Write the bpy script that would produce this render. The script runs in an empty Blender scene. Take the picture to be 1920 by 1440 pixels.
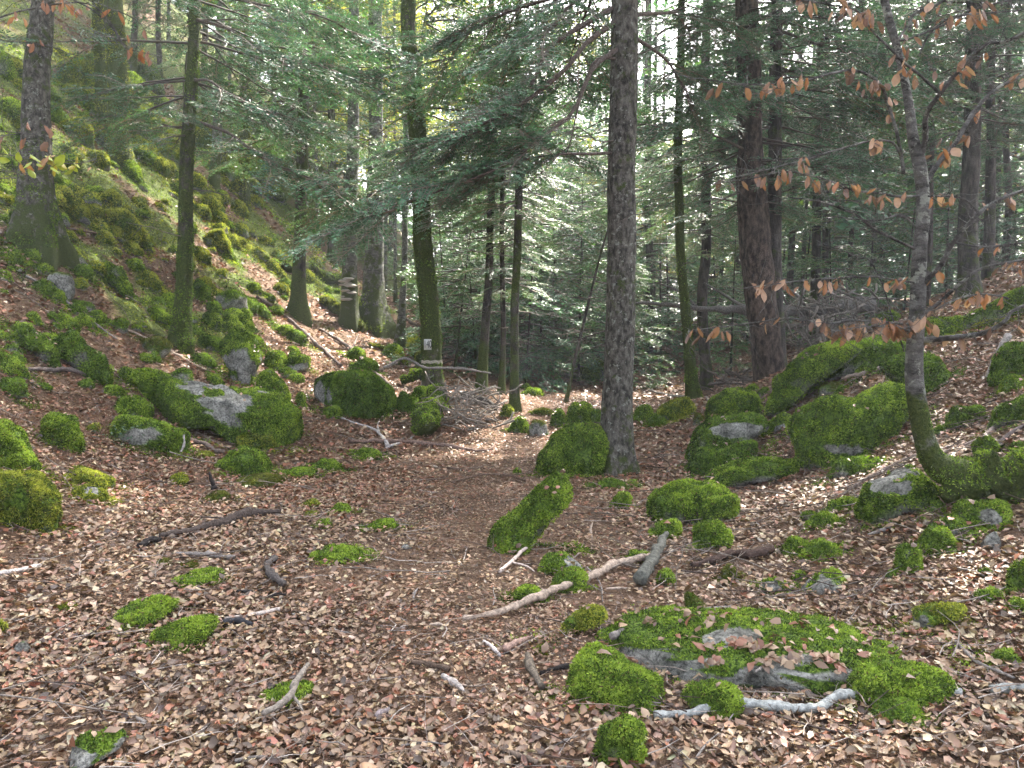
import bpy, math, random
import numpy as np
from mathutils import Vector, Matrix

# ------------------------------------------------------------------ camera, sky, sun, exposure
random.seed(7)
RNG = np.random.default_rng(11)
scene = bpy.context.scene
COL = scene.collection
CAM_Z, FPX, PITCH = 1.6, 1440.0, math.atan(80 / 1440.0)
cam_data = bpy.data.cameras.new("camera")
cam_data.sensor_width = 36.0
cam_data.lens = 36.0 * FPX / 1920.0
cam_data.clip_start = 0.05
cam_data.clip_end = 600
cam = bpy.data.objects.new("camera", cam_data)
cam.location = (0, 0, CAM_Z)
cam.rotation_euler = (math.pi / 2 - PITCH, 0, 0)
COL.objects.link(cam)
scene.camera = cam

SUN_EL, SUN_AZ = math.radians(50), math.radians(28)       # azimuth from +Y (ahead) towards +X (right)
SUN_DIR = np.array([math.sin(SUN_AZ) * math.cos(SUN_EL), math.cos(SUN_AZ) * math.cos(SUN_EL), math.sin(SUN_EL)])
world = bpy.data.worlds.new("World")
scene.world = world
world.use_nodes = True
wn = world.node_tree.nodes
wl = world.node_tree.links
bg = wn.get("Background") or wn.new("ShaderNodeBackground")
wo = wn.get("World Output") or wn.new("ShaderNodeOutputWorld")
sky = wn.new("ShaderNodeTexSky")
sky.sky_type = 'NISHITA'
sky.sun_disc = False
sky.sun_elevation = SUN_EL
sky.sun_rotation = SUN_AZ
sky.air_density = 0.8
sky.dust_density = 6.0
sky.ozone_density = 0.3
hsv = wn.new("ShaderNodeHueSaturation"); hsv.inputs['Saturation'].default_value = 0.45      # milky, thinly veiled sky
wl.new(sky.outputs[0], hsv.inputs['Color'])
wl.new(hsv.outputs[0], bg.inputs[0])
wl.new(bg.outputs[0], wo.inputs[0])
bg.inputs[1].default_value = 0.15
sl = bpy.data.lights.new("sun", 'SUN')
sl.energy = 3.6
sl.angle = math.radians(0.5)
sl.color = (1.0, 0.94, 0.83)
so = bpy.data.objects.new("sun", sl)
so.rotation_euler = Vector(SUN_DIR.tolist()).to_track_quat('Z', 'Y').to_euler()
so.location = (0, 0, 30)
COL.objects.link(so)
scene.view_settings.view_transform = 'Standard'
scene.view_settings.look = 'None'
scene.view_settings.exposure = 3.12
scene.view_settings.gamma = 1.0
scene.view_settings.use_curve_mapping = False
HAZE = 0.0013
scene.cycles.max_bounces = 6
scene.cycles.diffuse_bounces = 3
scene.cycles.glossy_bounces = 2
scene.cycles.transmission_bounces = 3
scene.cycles.transparent_max_bounces = 4
scene.cycles.caustics_reflective = False
scene.cycles.caustics_refractive = False
scene.cycles.use_denoising = True
scene.cycles.sample_clamp_indirect = 4.0

# ------------------------------------------------------------------ noise and geometry helpers
_P = RNG.permutation(4096).astype(np.int64)
_R = RNG.random(4096)
def _h(ix, iy, iz):
    return _R[_P[(_P[(_P[ix & 4095] + iy) & 4095] + iz) & 4095]]
def vnoise(p):
    p = np.asarray(p, float)
    i = np.floor(p).astype(np.int64); f = p - i
    u = f * f * (3 - 2 * f)
    x, y, z = i[..., 0], i[..., 1], i[..., 2]
    ux, uy, uz = u[..., 0], u[..., 1], u[..., 2]
    def L(a, b, t): return a + (b - a) * t
    a = L(L(_h(x, y, z), _h(x+1, y, z), ux), L(_h(x, y+1, z), _h(x+1, y+1, z), ux), uy)
    b = L(L(_h(x, y, z+1), _h(x+1, y, z+1), ux), L(_h(x, y+1, z+1), _h(x+1, y+1, z+1), ux), uy)
    return L(a, b, uz) * 2 - 1
def fbm(p, o=4, g=0.5):
    p = np.asarray(p, float); s = 0; a = 1.0
    for k in range(o):
        s = s + a * vnoise(p * 2 ** k + 17.3 * k); a *= g
    return s
def worley(p, seed=0):
    """distance to the nearest scattered point, in cells"""
    p = np.asarray(p, float); i = np.floor(p).astype(np.int64); best = np.full(p.shape[0], 9.0)
    for dx in (-1, 0, 1):
        for dy in (-1, 0, 1):
            for dz in (-1, 0, 1):
                a, b, c = i[:, 0] + dx, i[:, 1] + dy, i[:, 2] + dz
                q = np.stack([a + _h(a, b, c + seed), b + _h(a + 71, b, c + seed), c + _h(a, b + 57, c + seed)], 1)
                best = np.minimum(best, ((q - p) ** 2).sum(1))
    return np.sqrt(best)
def sstep(a, b, x):
    t = np.clip((x - a) / (b - a), 0, 1); return t * t * (3 - 2 * t)

cP, sP = math.cos(PITCH), math.sin(PITCH)
def ray(px, py):
    u = (np.asarray(px, float) - 960) / FPX; v = (720 - np.asarray(py, float)) / FPX
    return np.stack([u, cP + v * sP, -sP + v * cP], -1)
def at_d(px, py, d):
    r = ray(px, py); r = r / r[..., 1:2]
    return np.array([0, 0, CAM_Z]) + r * np.asarray(d, float)[..., None]
def to_px(P):
    P = np.asarray(P, float); x = P[..., 0]; y = P[..., 1]; z = P[..., 2] - CAM_Z
    dd = y * cP - z * sP; v = (y * sP + z * cP) / dd
    return 960 + FPX * x / dd, 720 - FPX * v, dd

# ------------------------------------------------------------------ terrain
CP = [  # pixel x, pixel y, distance: what the photograph's ground does
 (0,990,5.6),(200,930,7.2),(500,850,10),(960,900,9.0),(1160,885,9.5),(1000,800,13),(700,800,12.5),(590,830,10.8),(0,850,7.0),
 (200,800,9),(0,700,8.5),(100,650,9.8),(335,655,13),(200,700,10.2),(75,470,12),(0,400,12.5),(200,500,14),(330,450,17),(530,590,18),
 (450,500,19),(250,300,20),(350,250,25),(100,250,16.5),(0,150,17),(250,130,29),(430,330,28),(700,615,21),(650,560,23.5),(560,450,32),
 (600,480,29),(815,735,15),(760,600,25),(850,700,18),(965,770,14),(1060,745,17),(1100,690,25),(1000,680,27),(1000,642,48),(1250,760,14.5),
 (1300,700,23),(1435,740,15),(1500,668,22),(1250,960,7.2),(1500,960,6.6),(1750,960,5.3),(1920,960,5.0),(1900,830,5.7),(1650,850,7.6),
 (1450,880,8.6),(1350,830,10.5),(1800,680,8.8),(1920,640,9),(1650,700,9.8),(1550,660,13),(1700,605,12.5),(1900,545,13.5),(1850,520,21),
 (1650,610,27),(1600,1100,4.7),(1900,1100,4.15),(1920,1260,3.35)]
GPT = [at_d(a, b, c) for a, b, c in CP]
for (x, y, z) in [(0,2,0),(-2,2,0.02),(2,2.4,0.02),(-3,2.5,.1),(0,4,0),(-1.5,5,0.02),(1.2,5,0),(-3.4,4,.1),(0,6.5,0),(-1.8,6.8,.03),(0,0,0),(0,-4,0),(-4,0,.4),
                  (4,1,.5),(6,4,1.5),(-6,4,1.6),(-8,0,1.8),(-10,8,4.5),(-14,0,4.5),(-16,14,10),(-25,10,15),(-22,28,17),(-14,38,15.5),(-30,60,24),
                  (9,6,2.6),(14,10,3.6),(16,22,4.2),(28,30,5),(25,60,4),(0,70,2.6),(-10,60,11),(40,90,4),(0,110,3),(-60,110,26),(-60,0,22),(60,0,6),
                  (60,110,4),(0,-30,-1),(-40,-30,12),(40,-30,4),(0,160,3),(-80,160,26),(80,160,4),(6,32,2.2),(12,36,2.8)]:
    GPT.append(np.array([x, y, z], float))
GPT = np.array(GPT)
def _tps_k(r2): return 0.5 * r2 * np.log(np.maximum(r2, 1e-9))
_n = len(GPT)
_d2 = ((GPT[:, None, :2] - GPT[None, :, :2]) ** 2).sum(-1)
_A = np.zeros((_n + 3, _n + 3)); _A[:_n, :_n] = _tps_k(_d2) + np.eye(_n) * 0.15
_A[:_n, _n] = 1; _A[:_n, _n+1:] = GPT[:, :2]; _A[_n, :_n] = 1; _A[_n+1:, :_n] = GPT[:, :2].T
_w = np.linalg.solve(_A, np.concatenate([GPT[:, 2], [0, 0, 0]]))
def ground_base(x, y):
    x = np.asarray(x, float); y = np.asarray(y, float); sh = x.shape
    xf, yf = x.ravel(), y.ravel(); out = np.empty(xf.size)
    for s in range(0, xf.size, 20000):
        a, b = xf[s:s+20000], yf[s:s+20000]
        k = _tps_k((a[:, None] - GPT[None, :, 0]) ** 2 + (b[:, None] - GPT[None, :, 1]) ** 2)
        out[s:s+20000] = k @ _w[:_n] + _w[_n] + _w[_n+1] * a + _w[_n+2] * b
    return out.reshape(sh)
def worley2(x, y):
    i, j = np.floor(x).astype(np.int64), np.floor(y).astype(np.int64); best = np.full(x.shape, 9.0)
    for dx in (-1, 0, 1):
        for dy in (-1, 0, 1):
            a, b = i + dx, j + dy; best = np.minimum(best, (a + _h(a, b, 5) - x) ** 2 + (b + _h(b, a, 9) - y) ** 2)
    return np.sqrt(best)
def rubble(x, y, b):
    """buried boulders that swell the steep slope: 0 on smooth ground"""
    w = sstep(.9, 2.4, b) * sstep(-2.8, -4.2, x) * sstep(45, 30, y)
    q = np.stack([x, y, 0 * x], -1)
    g = sstep(-.35, .25, vnoise(q * .45 + 31))
    return w * g * (.34 * np.clip(.60 - worley2(x / 1.05, y / 1.3), 0, 1) + .14 * np.clip(.55 - worley2(x / .42 + 9, y / .5), 0, 1)) * 1.35
def ground_h(x, y):
    x = np.asarray(x, float); y = np.asarray(y, float)
    b = ground_base(x, y)
    q = np.stack([x, y, np.zeros_like(x)], -1)
    rough = np.clip(np.abs(b) * 0.5, 0.04, 1.0)
    near = sstep(60, 20, y)
    return b + rubble(x, y, b) + near * (0.05 * fbm(q * 0.9, 3) * rough * 2 + 0.16 * fbm(q * 0.55 + 9, 3) * sstep(0.8, 3, b) + 0.012 * fbm(q * 4, 2))
def hit(px, py, dmin=1.5, dmax=140):
    """where the sight line through a pixel of the photograph meets the ground"""
    px = np.atleast_1d(np.asarray(px, float)); py = np.atleast_1d(np.asarray(py, float))
    r = ray(px, py); r = r / r[:, 1:2]
    ds = np.geomspace(dmin, dmax, 220)
    P = np.array([0, 0, CAM_Z]) + r[:, None, :] * ds[None, :, None]
    g = P[..., 2] - ground_h(P[..., 0], P[..., 1])
    below = g < 0
    k = np.where(below.any(1), below.argmax(1), len(ds) - 1); k = np.maximum(k, 1)
    i = np.arange(len(px))
    g0, g1 = g[i, k-1], g[i, k]
    t = np.where(np.abs(g0 - g1) > 1e-9, g0 / (g0 - g1 + 1e-12), 0); t = np.clip(t, 0, 1)
    d = ds[k-1] + (ds[k] - ds[k-1]) * t
    P = np.array([0, 0, CAM_Z]) + r * d[:, None]
    P[:, 2] = ground_h(P[:, 0], P[:, 1])
    return P
def hit1(px, py): return hit([px], [py])[0]

def new_mesh(name, V, polys, cols=None, smooth=False, mats=None, matidx=None):
    V = np.asarray(V, np.float32)
    polys = [np.asarray(p, np.int32) for p in polys if len(p)]
    me = bpy.data.meshes.new(name)
    me.vertices.add(len(V)); me.vertices.foreach_set("co", V.ravel())
    li = np.concatenate([p.ravel() for p in polys]); tot = np.concatenate([np.full(len(p), p.shape[1], np.int32) for p in polys])
    st = np.concatenate([[0], np.cumsum(tot)[:-1]]).astype(np.int32)
    me.loops.add(len(li)); me.loops.foreach_set("vertex_index", li.astype(np.int32))
    me.polygons.add(len(tot)); me.polygons.foreach_set("loop_start", st); me.polygons.foreach_set("loop_total", tot)
    if smooth: me.polygons.foreach_set("use_smooth", np.ones(len(tot), bool))
    if cols is not None:
        a = me.attributes.new("tint", 'FLOAT_COLOR', 'POINT')
        c = np.ones((len(V), 4), np.float32); c[:, :cols.shape[1]] = cols
        a.data.foreach_set("color", c.ravel())
    if mats:
        for m in mats: me.materials.append(m)
    if matidx is not None: me.polygons.foreach_set("material_index", np.asarray(matidx, np.int32))
    me.update(calc_edges=True)
    return me
def link(name, me, parent=None, loc=None, rot=None, kind=None):
    o = bpy.data.objects.new(name, me); COL.objects.link(o)
    if parent is not None: o.parent = parent
    if loc is not None: o.location = [float(v) for v in loc]
    if rot is not None: o.rotation_euler = rot
    if kind: o['kind'] = kind
    return o
def tag(o, label, cat, group=None, kind=None):
    if label: o['label'] = label
    if cat: o['category'] = cat
    if group: o['group'] = group
    if kind: o['kind'] = kind
    return o
def empty(name, loc):
    return link(name, None, loc=loc)
class Bag:
    """collects vertices, quads/tris and tints into one mesh"""
    def __init__(s): s.V = []; s.Q = []; s.T = []; s.C = []; s.n = 0
    def add(s, V, Q=None, T=None, C=None):
        V = np.asarray(V, float).reshape(-1, 3)
        if Q is not None and len(Q): s.Q.append(np.asarray(Q) + s.n)
        if T is not None and len(T): s.T.append(np.asarray(T) + s.n)
        if C is None: C = (1, 1, 1)
        C = np.asarray(C, float)
        s.C.append(np.broadcast_to(C, (len(V), 3)) if C.ndim == 1 else C)
        s.V.append(V); s.n += len(V)
    def arrays(s):
        return (np.concatenate(s.V), np.concatenate(s.Q) if s.Q else np.zeros((0, 4), int), np.concatenate(s.T) if s.T else np.zeros((0, 3), int), np.concatenate(s.C))
    def mesh(s, name, mat, smooth=False):
        V, Q, T, C = s.arrays()
        return new_mesh(name, V, [Q, T], C, smooth, [mat])
def tube(P, R, n=6, cap=True):
    P = np.asarray(P, float); m = len(P); R = np.broadcast_to(np.asarray(R, float), (m,))
    T = np.gradient(P, axis=0); T /= np.linalg.norm(T, axis=1)[:, None] + 1e-12
    ref = np.array([0, 0, 1.0]) if abs(T[:, 2]).mean() < 0.8 else np.array([0, 1.0, 0])
    A = np.cross(T, ref); A /= np.linalg.norm(A, axis=1)[:, None] + 1e-12
    B = np.cross(T, A)
    th = np.linspace(0, 2 * math.pi, n, endpoint=False)
    V = P[:, None, :] + R[:, None, None] * (np.cos(th)[None, :, None] * A[:, None, :] + np.sin(th)[None, :, None] * B[:, None, :])
    V = V.reshape(-1, 3)
    i = np.arange(m - 1)[:, None] * n; j = np.arange(n)[None, :]; k = (j + 1) % n
    Q = np.stack([i + j, i + k, i + n + k, i + n + j], -1).reshape(-1, 4)
    Tt = np.zeros((0, 3), int)
    if cap:
        V = np.concatenate([V, P[:1], P[-1:]]); c0 = m * n; j = np.arange(n); k = (j + 1) % n
        Tt = np.concatenate([np.stack([k, j, np.full(n, c0)], -1), np.stack([(m-1)*n + j, (m-1)*n + k, np.full(n, c0 + 1)], -1)])
    return V, Q, Tt
def resample(P, m):
    """smooth curve through a polyline (Catmull-Rom), m points evenly along it"""
    P = np.asarray(P, float)
    if len(P) == 2: 
        t = np.linspace(0, 1, m)[:, None]; return P[0] * (1 - t) + P[1] * t
    E = np.concatenate([2 * P[:1] - P[1:2], P, 2 * P[-1:] - P[-2:-1]])
    out = []
    for i in range(len(P) - 1):
        p0, p1, p2, p3 = E[i:i+4]; t = np.linspace(0, 1, 12, endpoint=False)[:, None]
        out.append(0.5 * ((2*p1) + (p2-p0)*t + (2*p0-5*p1+4*p2-p3)*t*t + (-p0+3*p1-3*p2+p3)*t**3))
    C = np.concatenate(out + [P[-1:]])
    L = np.concatenate([[0], np.cumsum(np.linalg.norm(np.diff(C[:, :3], axis=0), axis=1))]); s = np.linspace(0, L[-1], m)
    return np.stack([np.interp(s, L, C[:, k]) for k in range(C.shape[1])], 1)
def unit(v): v = np.asarray(v, float); return v / (np.linalg.norm(v, axis=-1, keepdims=True) + 1e-12)

# ------------------------------------------------------------------ materials
def mat_new(name):
    m = bpy.data.materials.new(name); m.use_nodes = True
    nt = m.node_tree; b = nt.nodes.get("Principled BSDF"); return m, nt, b, nt.nodes.get("Material Output")
def N(nt, t, **kw):
    n = nt.nodes.new(t)
    for k, v in kw.items(): setattr(n, k, v)
    return n
def tex(nt, scale, detail=4, rough=0.55, coord='Object', stretch=None, kind='ShaderNodeTexNoise'):
    tc = N(nt, 'ShaderNodeTexCoord'); n = N(nt, kind); n.inputs['Scale'].default_value = scale
    if 'Detail' in n.inputs: n.inputs['Detail'].default_value = detail
    if 'Roughness' in n.inputs: n.inputs['Roughness'].default_value = rough
    src = tc.outputs[coord]
    if stretch:
        mp = N(nt, 'ShaderNodeMapping'); mp.inputs['Scale'].default_value = stretch; nt.links.new(src, mp.inputs[0]); src = mp.outputs[0]
    nt.links.new(src, n.inputs['Vector']); return n
def ramp(nt, src, stops):
    r = N(nt, 'ShaderNodeValToRGB'); e = r.color_ramp.elements
    while len(e) < len(stops): e.new(0.5)
    for k, (p, c) in enumerate(stops): e[k].position = p; e[k].color = (*c, 1) if len(c) == 3 else c
    nt.links.new(src, r.inputs[0]); return r
def mix(nt, a, b, fac, mode='MIX'):
    m = N(nt, 'ShaderNodeMix', data_type='RGBA', blend_type=mode)
    for s, v in ((m.inputs[6], a), (m.inputs[7], b)):
        if isinstance(v, tuple): s.default_value = (*v, 1)
        else: nt.links.new(v, s)
    if isinstance(fac, (int, float)): m.inputs[0].default_value = fac
    else: nt.links.new(fac, m.inputs[0])
    return m.outputs[2]
def bump(nt, b, h, strength=0.5, dist=0.02):
    n = N(nt, 'ShaderNodeBump'); n.inputs['Strength'].default_value = strength; n.inputs['Distance'].default_value = dist
    nt.links.new(h, n.inputs['Height']); nt.links.new(n.outputs[0], b.inputs['Normal']); return n
def attr(nt): 
    a = N(nt, 'ShaderNodeAttribute'); a.attribute_name = 'tint'; return a.outputs['Color']

def mat_leafy(name, base, trans, rough=0.5, spec=0.4, tscale=1.0):
    """thin leaf-like surfaces: tint x base colour, with light passing through"""
    m, nt, b, out = mat_new(name)
    c = mix(nt, attr(nt), base, 1.0, 'MULTIPLY')
    nt.links.new(c, b.inputs['Base Color']); b.inputs['Roughness'].default_value = rough
    b.inputs['Specular IOR Level'].default_value = spec
    t = N(nt, 'ShaderNodeBsdfTranslucent'); c2 = mix(nt, c, (tscale, tscale, tscale * 0.6), 1.0, 'MULTIPLY'); nt.links.new(c2, t.inputs['Color'])
    ms = N(nt, 'ShaderNodeMixShader'); ms.inputs[0].default_value = trans
    nt.links.new(b.outputs[0], ms.inputs[1]); nt.links.new(t.outputs[0], ms.inputs[2]); nt.links.new(ms.outputs[0], out.inputs[0])
    return m
M_NEEDLE = mat_leafy("fir_needles", (1, 1, 1), 0.25, 0.42, 0.55, 1.2)
M_MOSS = mat_leafy("moss_fronds", (1, 1, 1), 0.35, 0.8, 0.2, 1.3)
M_LITTER = mat_leafy("dry_leaves", (1, 1, 1), 0.10, 0.45, 0.5, 1.2)
M_BEECH = mat_leafy("withered_beech_leaves", (1, 1, 1), 0.28, 0.5, 0.35, 1.2)

def mat_rock():
    m, nt, b, out = mat_new("rock_with_moss_skin")
    n1 = tex(nt, 6, 6, 0.6); n2 = tex(nt, 45, 4, 0.7); n3 = tex(nt, 2.2, 3, 0.5)
    grey = ramp(nt, n1.outputs[0], [(0.32, (0.07, 0.07, 0.062)), (0.5, (0.20, 0.197, 0.18)), (0.68, (0.36, 0.355, 0.33))]).outputs[0]
    grey = mix(nt, grey, ramp(nt, n2.outputs[0], [(0.38, (0.30, 0.30, 0.29)), (0.48, (0.85, 0.85, 0.84)), (0.66, (1.35, 1.35, 1.3))]).outputs[0], 0.9, 'MULTIPLY')
    vc = tex(nt, 5.5, kind='ShaderNodeTexVoronoi'); vc.feature = 'DISTANCE_TO_EDGE'; grey = mix(nt, grey, ramp(nt, vc.outputs[0], [(0.0, (0.25, 0.25, 0.24)), (0.035, (1, 1, 1))]).outputs[0], 0.55, 'MULTIPLY')
    moss = ramp(nt, n2.outputs[0], [(0.38, (0.016, 0.030, 0.006)), (0.5, (0.065, 0.112, 0.016)), (0.62, (0.125, 0.185, 0.026))]).outputs[0]
    a = attr(nt); sep = N(nt, 'ShaderNodeSeparateColor'); nt.links.new(a, sep.inputs[0])   # red: how mossy this spot is
    ad = N(nt, 'ShaderNodeMath', operation='ADD'); sb = N(nt, 'ShaderNodeMath', operation='MULTIPLY_ADD')
    nt.links.new(n1.outputs[0], sb.inputs[0]); sb.inputs[1].default_value = 0.8; sb.inputs[2].default_value = -0.4
    nt.links.new(sep.outputs[0], ad.inputs[0]); nt.links.new(sb.outputs[0], ad.inputs[1])
    f = ramp(nt, ad.outputs[0], [(0.32, (0, 0, 0)), (0.66, (1, 1, 1))]).outputs[0]
    nt.links.new(mix(nt, grey, moss, f), b.inputs['Base Color']); b.inputs['Roughness'].default_value = 0.92
    b.inputs['Specular IOR Level'].default_value = 0.15
    bump(nt, b, n2.outputs[0], 0.9, 0.03); return m
M_ROCK = mat_rock()

def mat_ground():
    m, nt, b, out = mat_new("forest_floor")
    n1 = tex(nt, 1.1, 5, 0.6); v = tex(nt, 22, kind='ShaderNodeTexVoronoi'); v2 = tex(nt, 55, kind='ShaderNodeTexVoronoi'); n2 = tex(nt, 30, 5, 0.7)
    c = ramp(nt, v.outputs['Color'], [(0.1, (0.018, 0.012, 0.009)), (0.55, (0.07, 0.045, 0.030)), (0.9, (0.20, 0.14, 0.10))]).outputs[0]
    c2 = ramp(nt, v2.outputs['Color'], [(0.2, (0.02, 0.014, 0.010)), (0.8, (0.15, 0.10, 0.07))]).outputs[0]
    c = mix(nt, c, c2, 0.5)
    c = mix(nt, c, ramp(nt, n1.outputs[0], [(0.3, (0.6, 0.55, 0.5)), (0.7, (1.25, 1.1, 1.0))]).outputs[0], 0.7, 'MULTIPLY')
    moss = ramp(nt, n2.outputs[0], [(0.38, (0.020, 0.030, 0.008)), (0.5, (0.075, 0.105, 0.018)), (0.62, (0.15, 0.175, 0.028))]).outputs[0]
    a = attr(nt); sep = N(nt, 'ShaderNodeSeparateColor'); nt.links.new(a, sep.inputs[0])
    nt.links.new(mix(nt, c, moss, sep.outputs[0]), b.inputs['Base Color'])
    b.inputs['Roughness'].default_value = 0.9; b.inputs['Specular IOR Level'].default_value = 0.15
    n5 = tex(nt, 5, 5, 0.65); hh_ = N(nt, 'ShaderNodeMath', operation='MULTIPLY_ADD'); nt.links.new(n5.outputs[0], hh_.inputs[0]); hh_.inputs[1].default_value = 3.0; nt.links.new(v.outputs['Distance'], hh_.inputs[2])
    bump(nt, b, hh_.outputs[0], 0.9, 0.05); return m
M_GROUND = mat_ground()

def mat_bark(name, dark, light, mossy=0.35, scale=1.0, moss_hi=(0.085, 0.105, 0.024), lichen=0.0, crack=(9, 9, 2.6)):
    """bark: vertical plates and cracks, lichen spots, moss growing more on one side and at the foot (tint red)"""
    m, nt, b, out = mat_new(name)
    n = tex(nt, 7 * scale, 6, 0.65, stretch=(crack[0] / 9, crack[1] / 9, crack[2] / 9)); n2 = tex(nt, 34 * scale, 4, 0.7); n3 = tex(nt, 3.0 * scale, 4, 0.65)
    c = ramp(nt, n.outputs[0], [(0.36, tuple(0.35 * v for v in dark)), (0.46, dark), (0.64, light)]).outputs[0]
    c = mix(nt, c, ramp(nt, n2.outputs[0], [(0.35, (0.6, 0.6, 0.6)), (0.65, (1.3, 1.3, 1.3))]).outputs[0], 0.6, 'MULTIPLY')
    if lichen:
        nl = tex(nt, 5 * scale, 5, 0.7); fl = ramp(nt, nl.outputs[0], [(0.62 - lichen * 0.2, (0, 0, 0)), (0.66 - lichen * 0.2, (1, 1, 1))]).outputs[0]
        c = mix(nt, c, (0.23, 0.235, 0.20), fl)
    moss = ramp(nt, n2.outputs[0], [(0.3, (0.014, 0.026, 0.005)), (0.7, moss_hi)]).outputs[0]
    a = attr(nt); sep = N(nt, 'ShaderNodeSeparateColor'); nt.links.new(a, sep.inputs[0])
    ma = N(nt, 'ShaderNodeMath', operation='MULTIPLY_ADD'); nt.links.new(n3.outputs[0], ma.inputs[0]); ma.inputs[1].default_value = 1.0; m2 = N(nt, 'ShaderNodeMath', operation='MULTIPLY_ADD'); nt.links.new(sep.outputs[0], m2.inputs[0]); m2.inputs[1].default_value = 0.55; m2.inputs[2].default_value = -0.22 + 0.16 * mossy; nt.links.new(m2.outputs[0], ma.inputs[2])
    f = ramp(nt, ma.outputs[0], [(0.5, (0, 0, 0)), (0.62, (1, 1, 1))]).outputs[0]
    nt.links.new(mix(nt, c, moss, f), b.inputs['Base Color'])
    b.inputs['Roughness'].default_value = 0.88; b.inputs['Specular IOR Level'].default_value = 0.2
    h = mix(nt, n.outputs[0], n2.outputs[0], 0.5); bump(nt, b, h, 1.0, 0.06); return m
M_FIR = mat_bark("fir_bark", (0.066, 0.059, 0.049), (0.165, 0.152, 0.128), 0.45, 2.6, lichen=0.22, crack=(9, 9, 5))
M_MOSSBARK = mat_bark("moss_covered_bark", (0.06, 0.05, 0.038), (0.13, 0.115, 0.09), 0.55, 1.2, lichen=0.05)
M_DARKBARK = mat_bark("dark_bark", (0.045, 0.038, 0.033), (0.11, 0.095, 0.082), 0.25, 1.2)
M_PLATE = mat_bark("scaly_brown_bark", (0.048, 0.034, 0.027), (0.135, 0.100, 0.078), 0.0, 1.8, crack=(10, 10, 4.5))
M_BEECHBARK = mat_bark("grey_beech_bark", (0.085, 0.08, 0.073), (0.165, 0.16, 0.148), 0.35, 1.8, lichen=0.38, crack=(5, 5, 12))
def mat_plain(name, col, rough=0.85, scale=20, var=0.35, stretch=None, bumpd=0.01):
    m, nt, b, out = mat_new(name)
    n = tex(nt, scale, 5, 0.65, stretch=stretch)
    r = ramp(nt, n.outputs[0], [(0.3, tuple(v * (1 - var) for v in col)), (0.7, tuple(v * (1 + var) for v in col))]).outputs[0]
    c = mix(nt, attr(nt), r, 1.0, 'MULTIPLY'); nt.links.new(c, b.inputs['Base Color'])
    b.inputs['Roughness'].default_value = rough; b.inputs['Specular IOR Level'].default_value = 0.25
    bump(nt, b, n.outputs[0], 0.8, bumpd); return m
M_TWIG = mat_plain("dead_twig_bark", (1, 1, 1), 0.9, 38, 0.6, bumpd=0.02)
M_FUNGUS = mat_plain("bracket_fungus", (0.36, 0.33, 0.29), 0.8, 12, 0.25)

# ------------------------------------------------------------------ the ground sheet
def moss_amount(P):
    P = np.asarray(P, float); x, y, z = P[..., 0], P[..., 1], P[..., 2]
    q = np.stack([x, y, z], -1)
    hill = sstep(2.0, 4.2, z) * sstep(-1.0, -4.5, x)
    foot = sstep(0.45, 1.4, z) * sstep(-1.5, -4.0, x) * 0.42
    right = sstep(0.5, 1.4, z) * sstep(2.0, 3.5, x) * sstep(30, 14, y) * 0.45
    w = np.maximum(np.maximum(hill * 0.64, foot), right)
    n = fbm(q * 1.1, 4) * 0.45
    rb_ = rubble(x, y, ground_base(x, y))
    return sstep(0.42, 0.62, w + n * (0.25 + w) + np.clip(rb_ * 4.5 - .12, -.12, .5) * (w > .1))
ys = np.concatenate([np.arange(-14, 1.5, 0.8), np.arange(1.5, 14, 0.09), np.geomspace(14, 170, 180)])
xs = np.concatenate([-np.geomspace(90, 12.2, 36), np.arange(-12, 12.01, 0.115), np.geomspace(12.2, 90, 36)])
X, Y = np.meshgrid(xs, ys); Z = ground_h(X, Y)
V = np.stack([X, Y, Z], -1).reshape(-1, 3)
ny, nx = X.shape
i = np.arange(ny - 1)[:, None] * nx + np.arange(nx - 1)[None, :]
Q = np.stack([i, i + 1, i + nx + 1, i + nx], -1).reshape(-1, 4)
mm = moss_amount(V); C = np.stack([mm, mm, mm], 1)
me = new_mesh("forest_ground", V, [Q], C, True, [M_GROUND])
link("ground", me, kind='structure')

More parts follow.
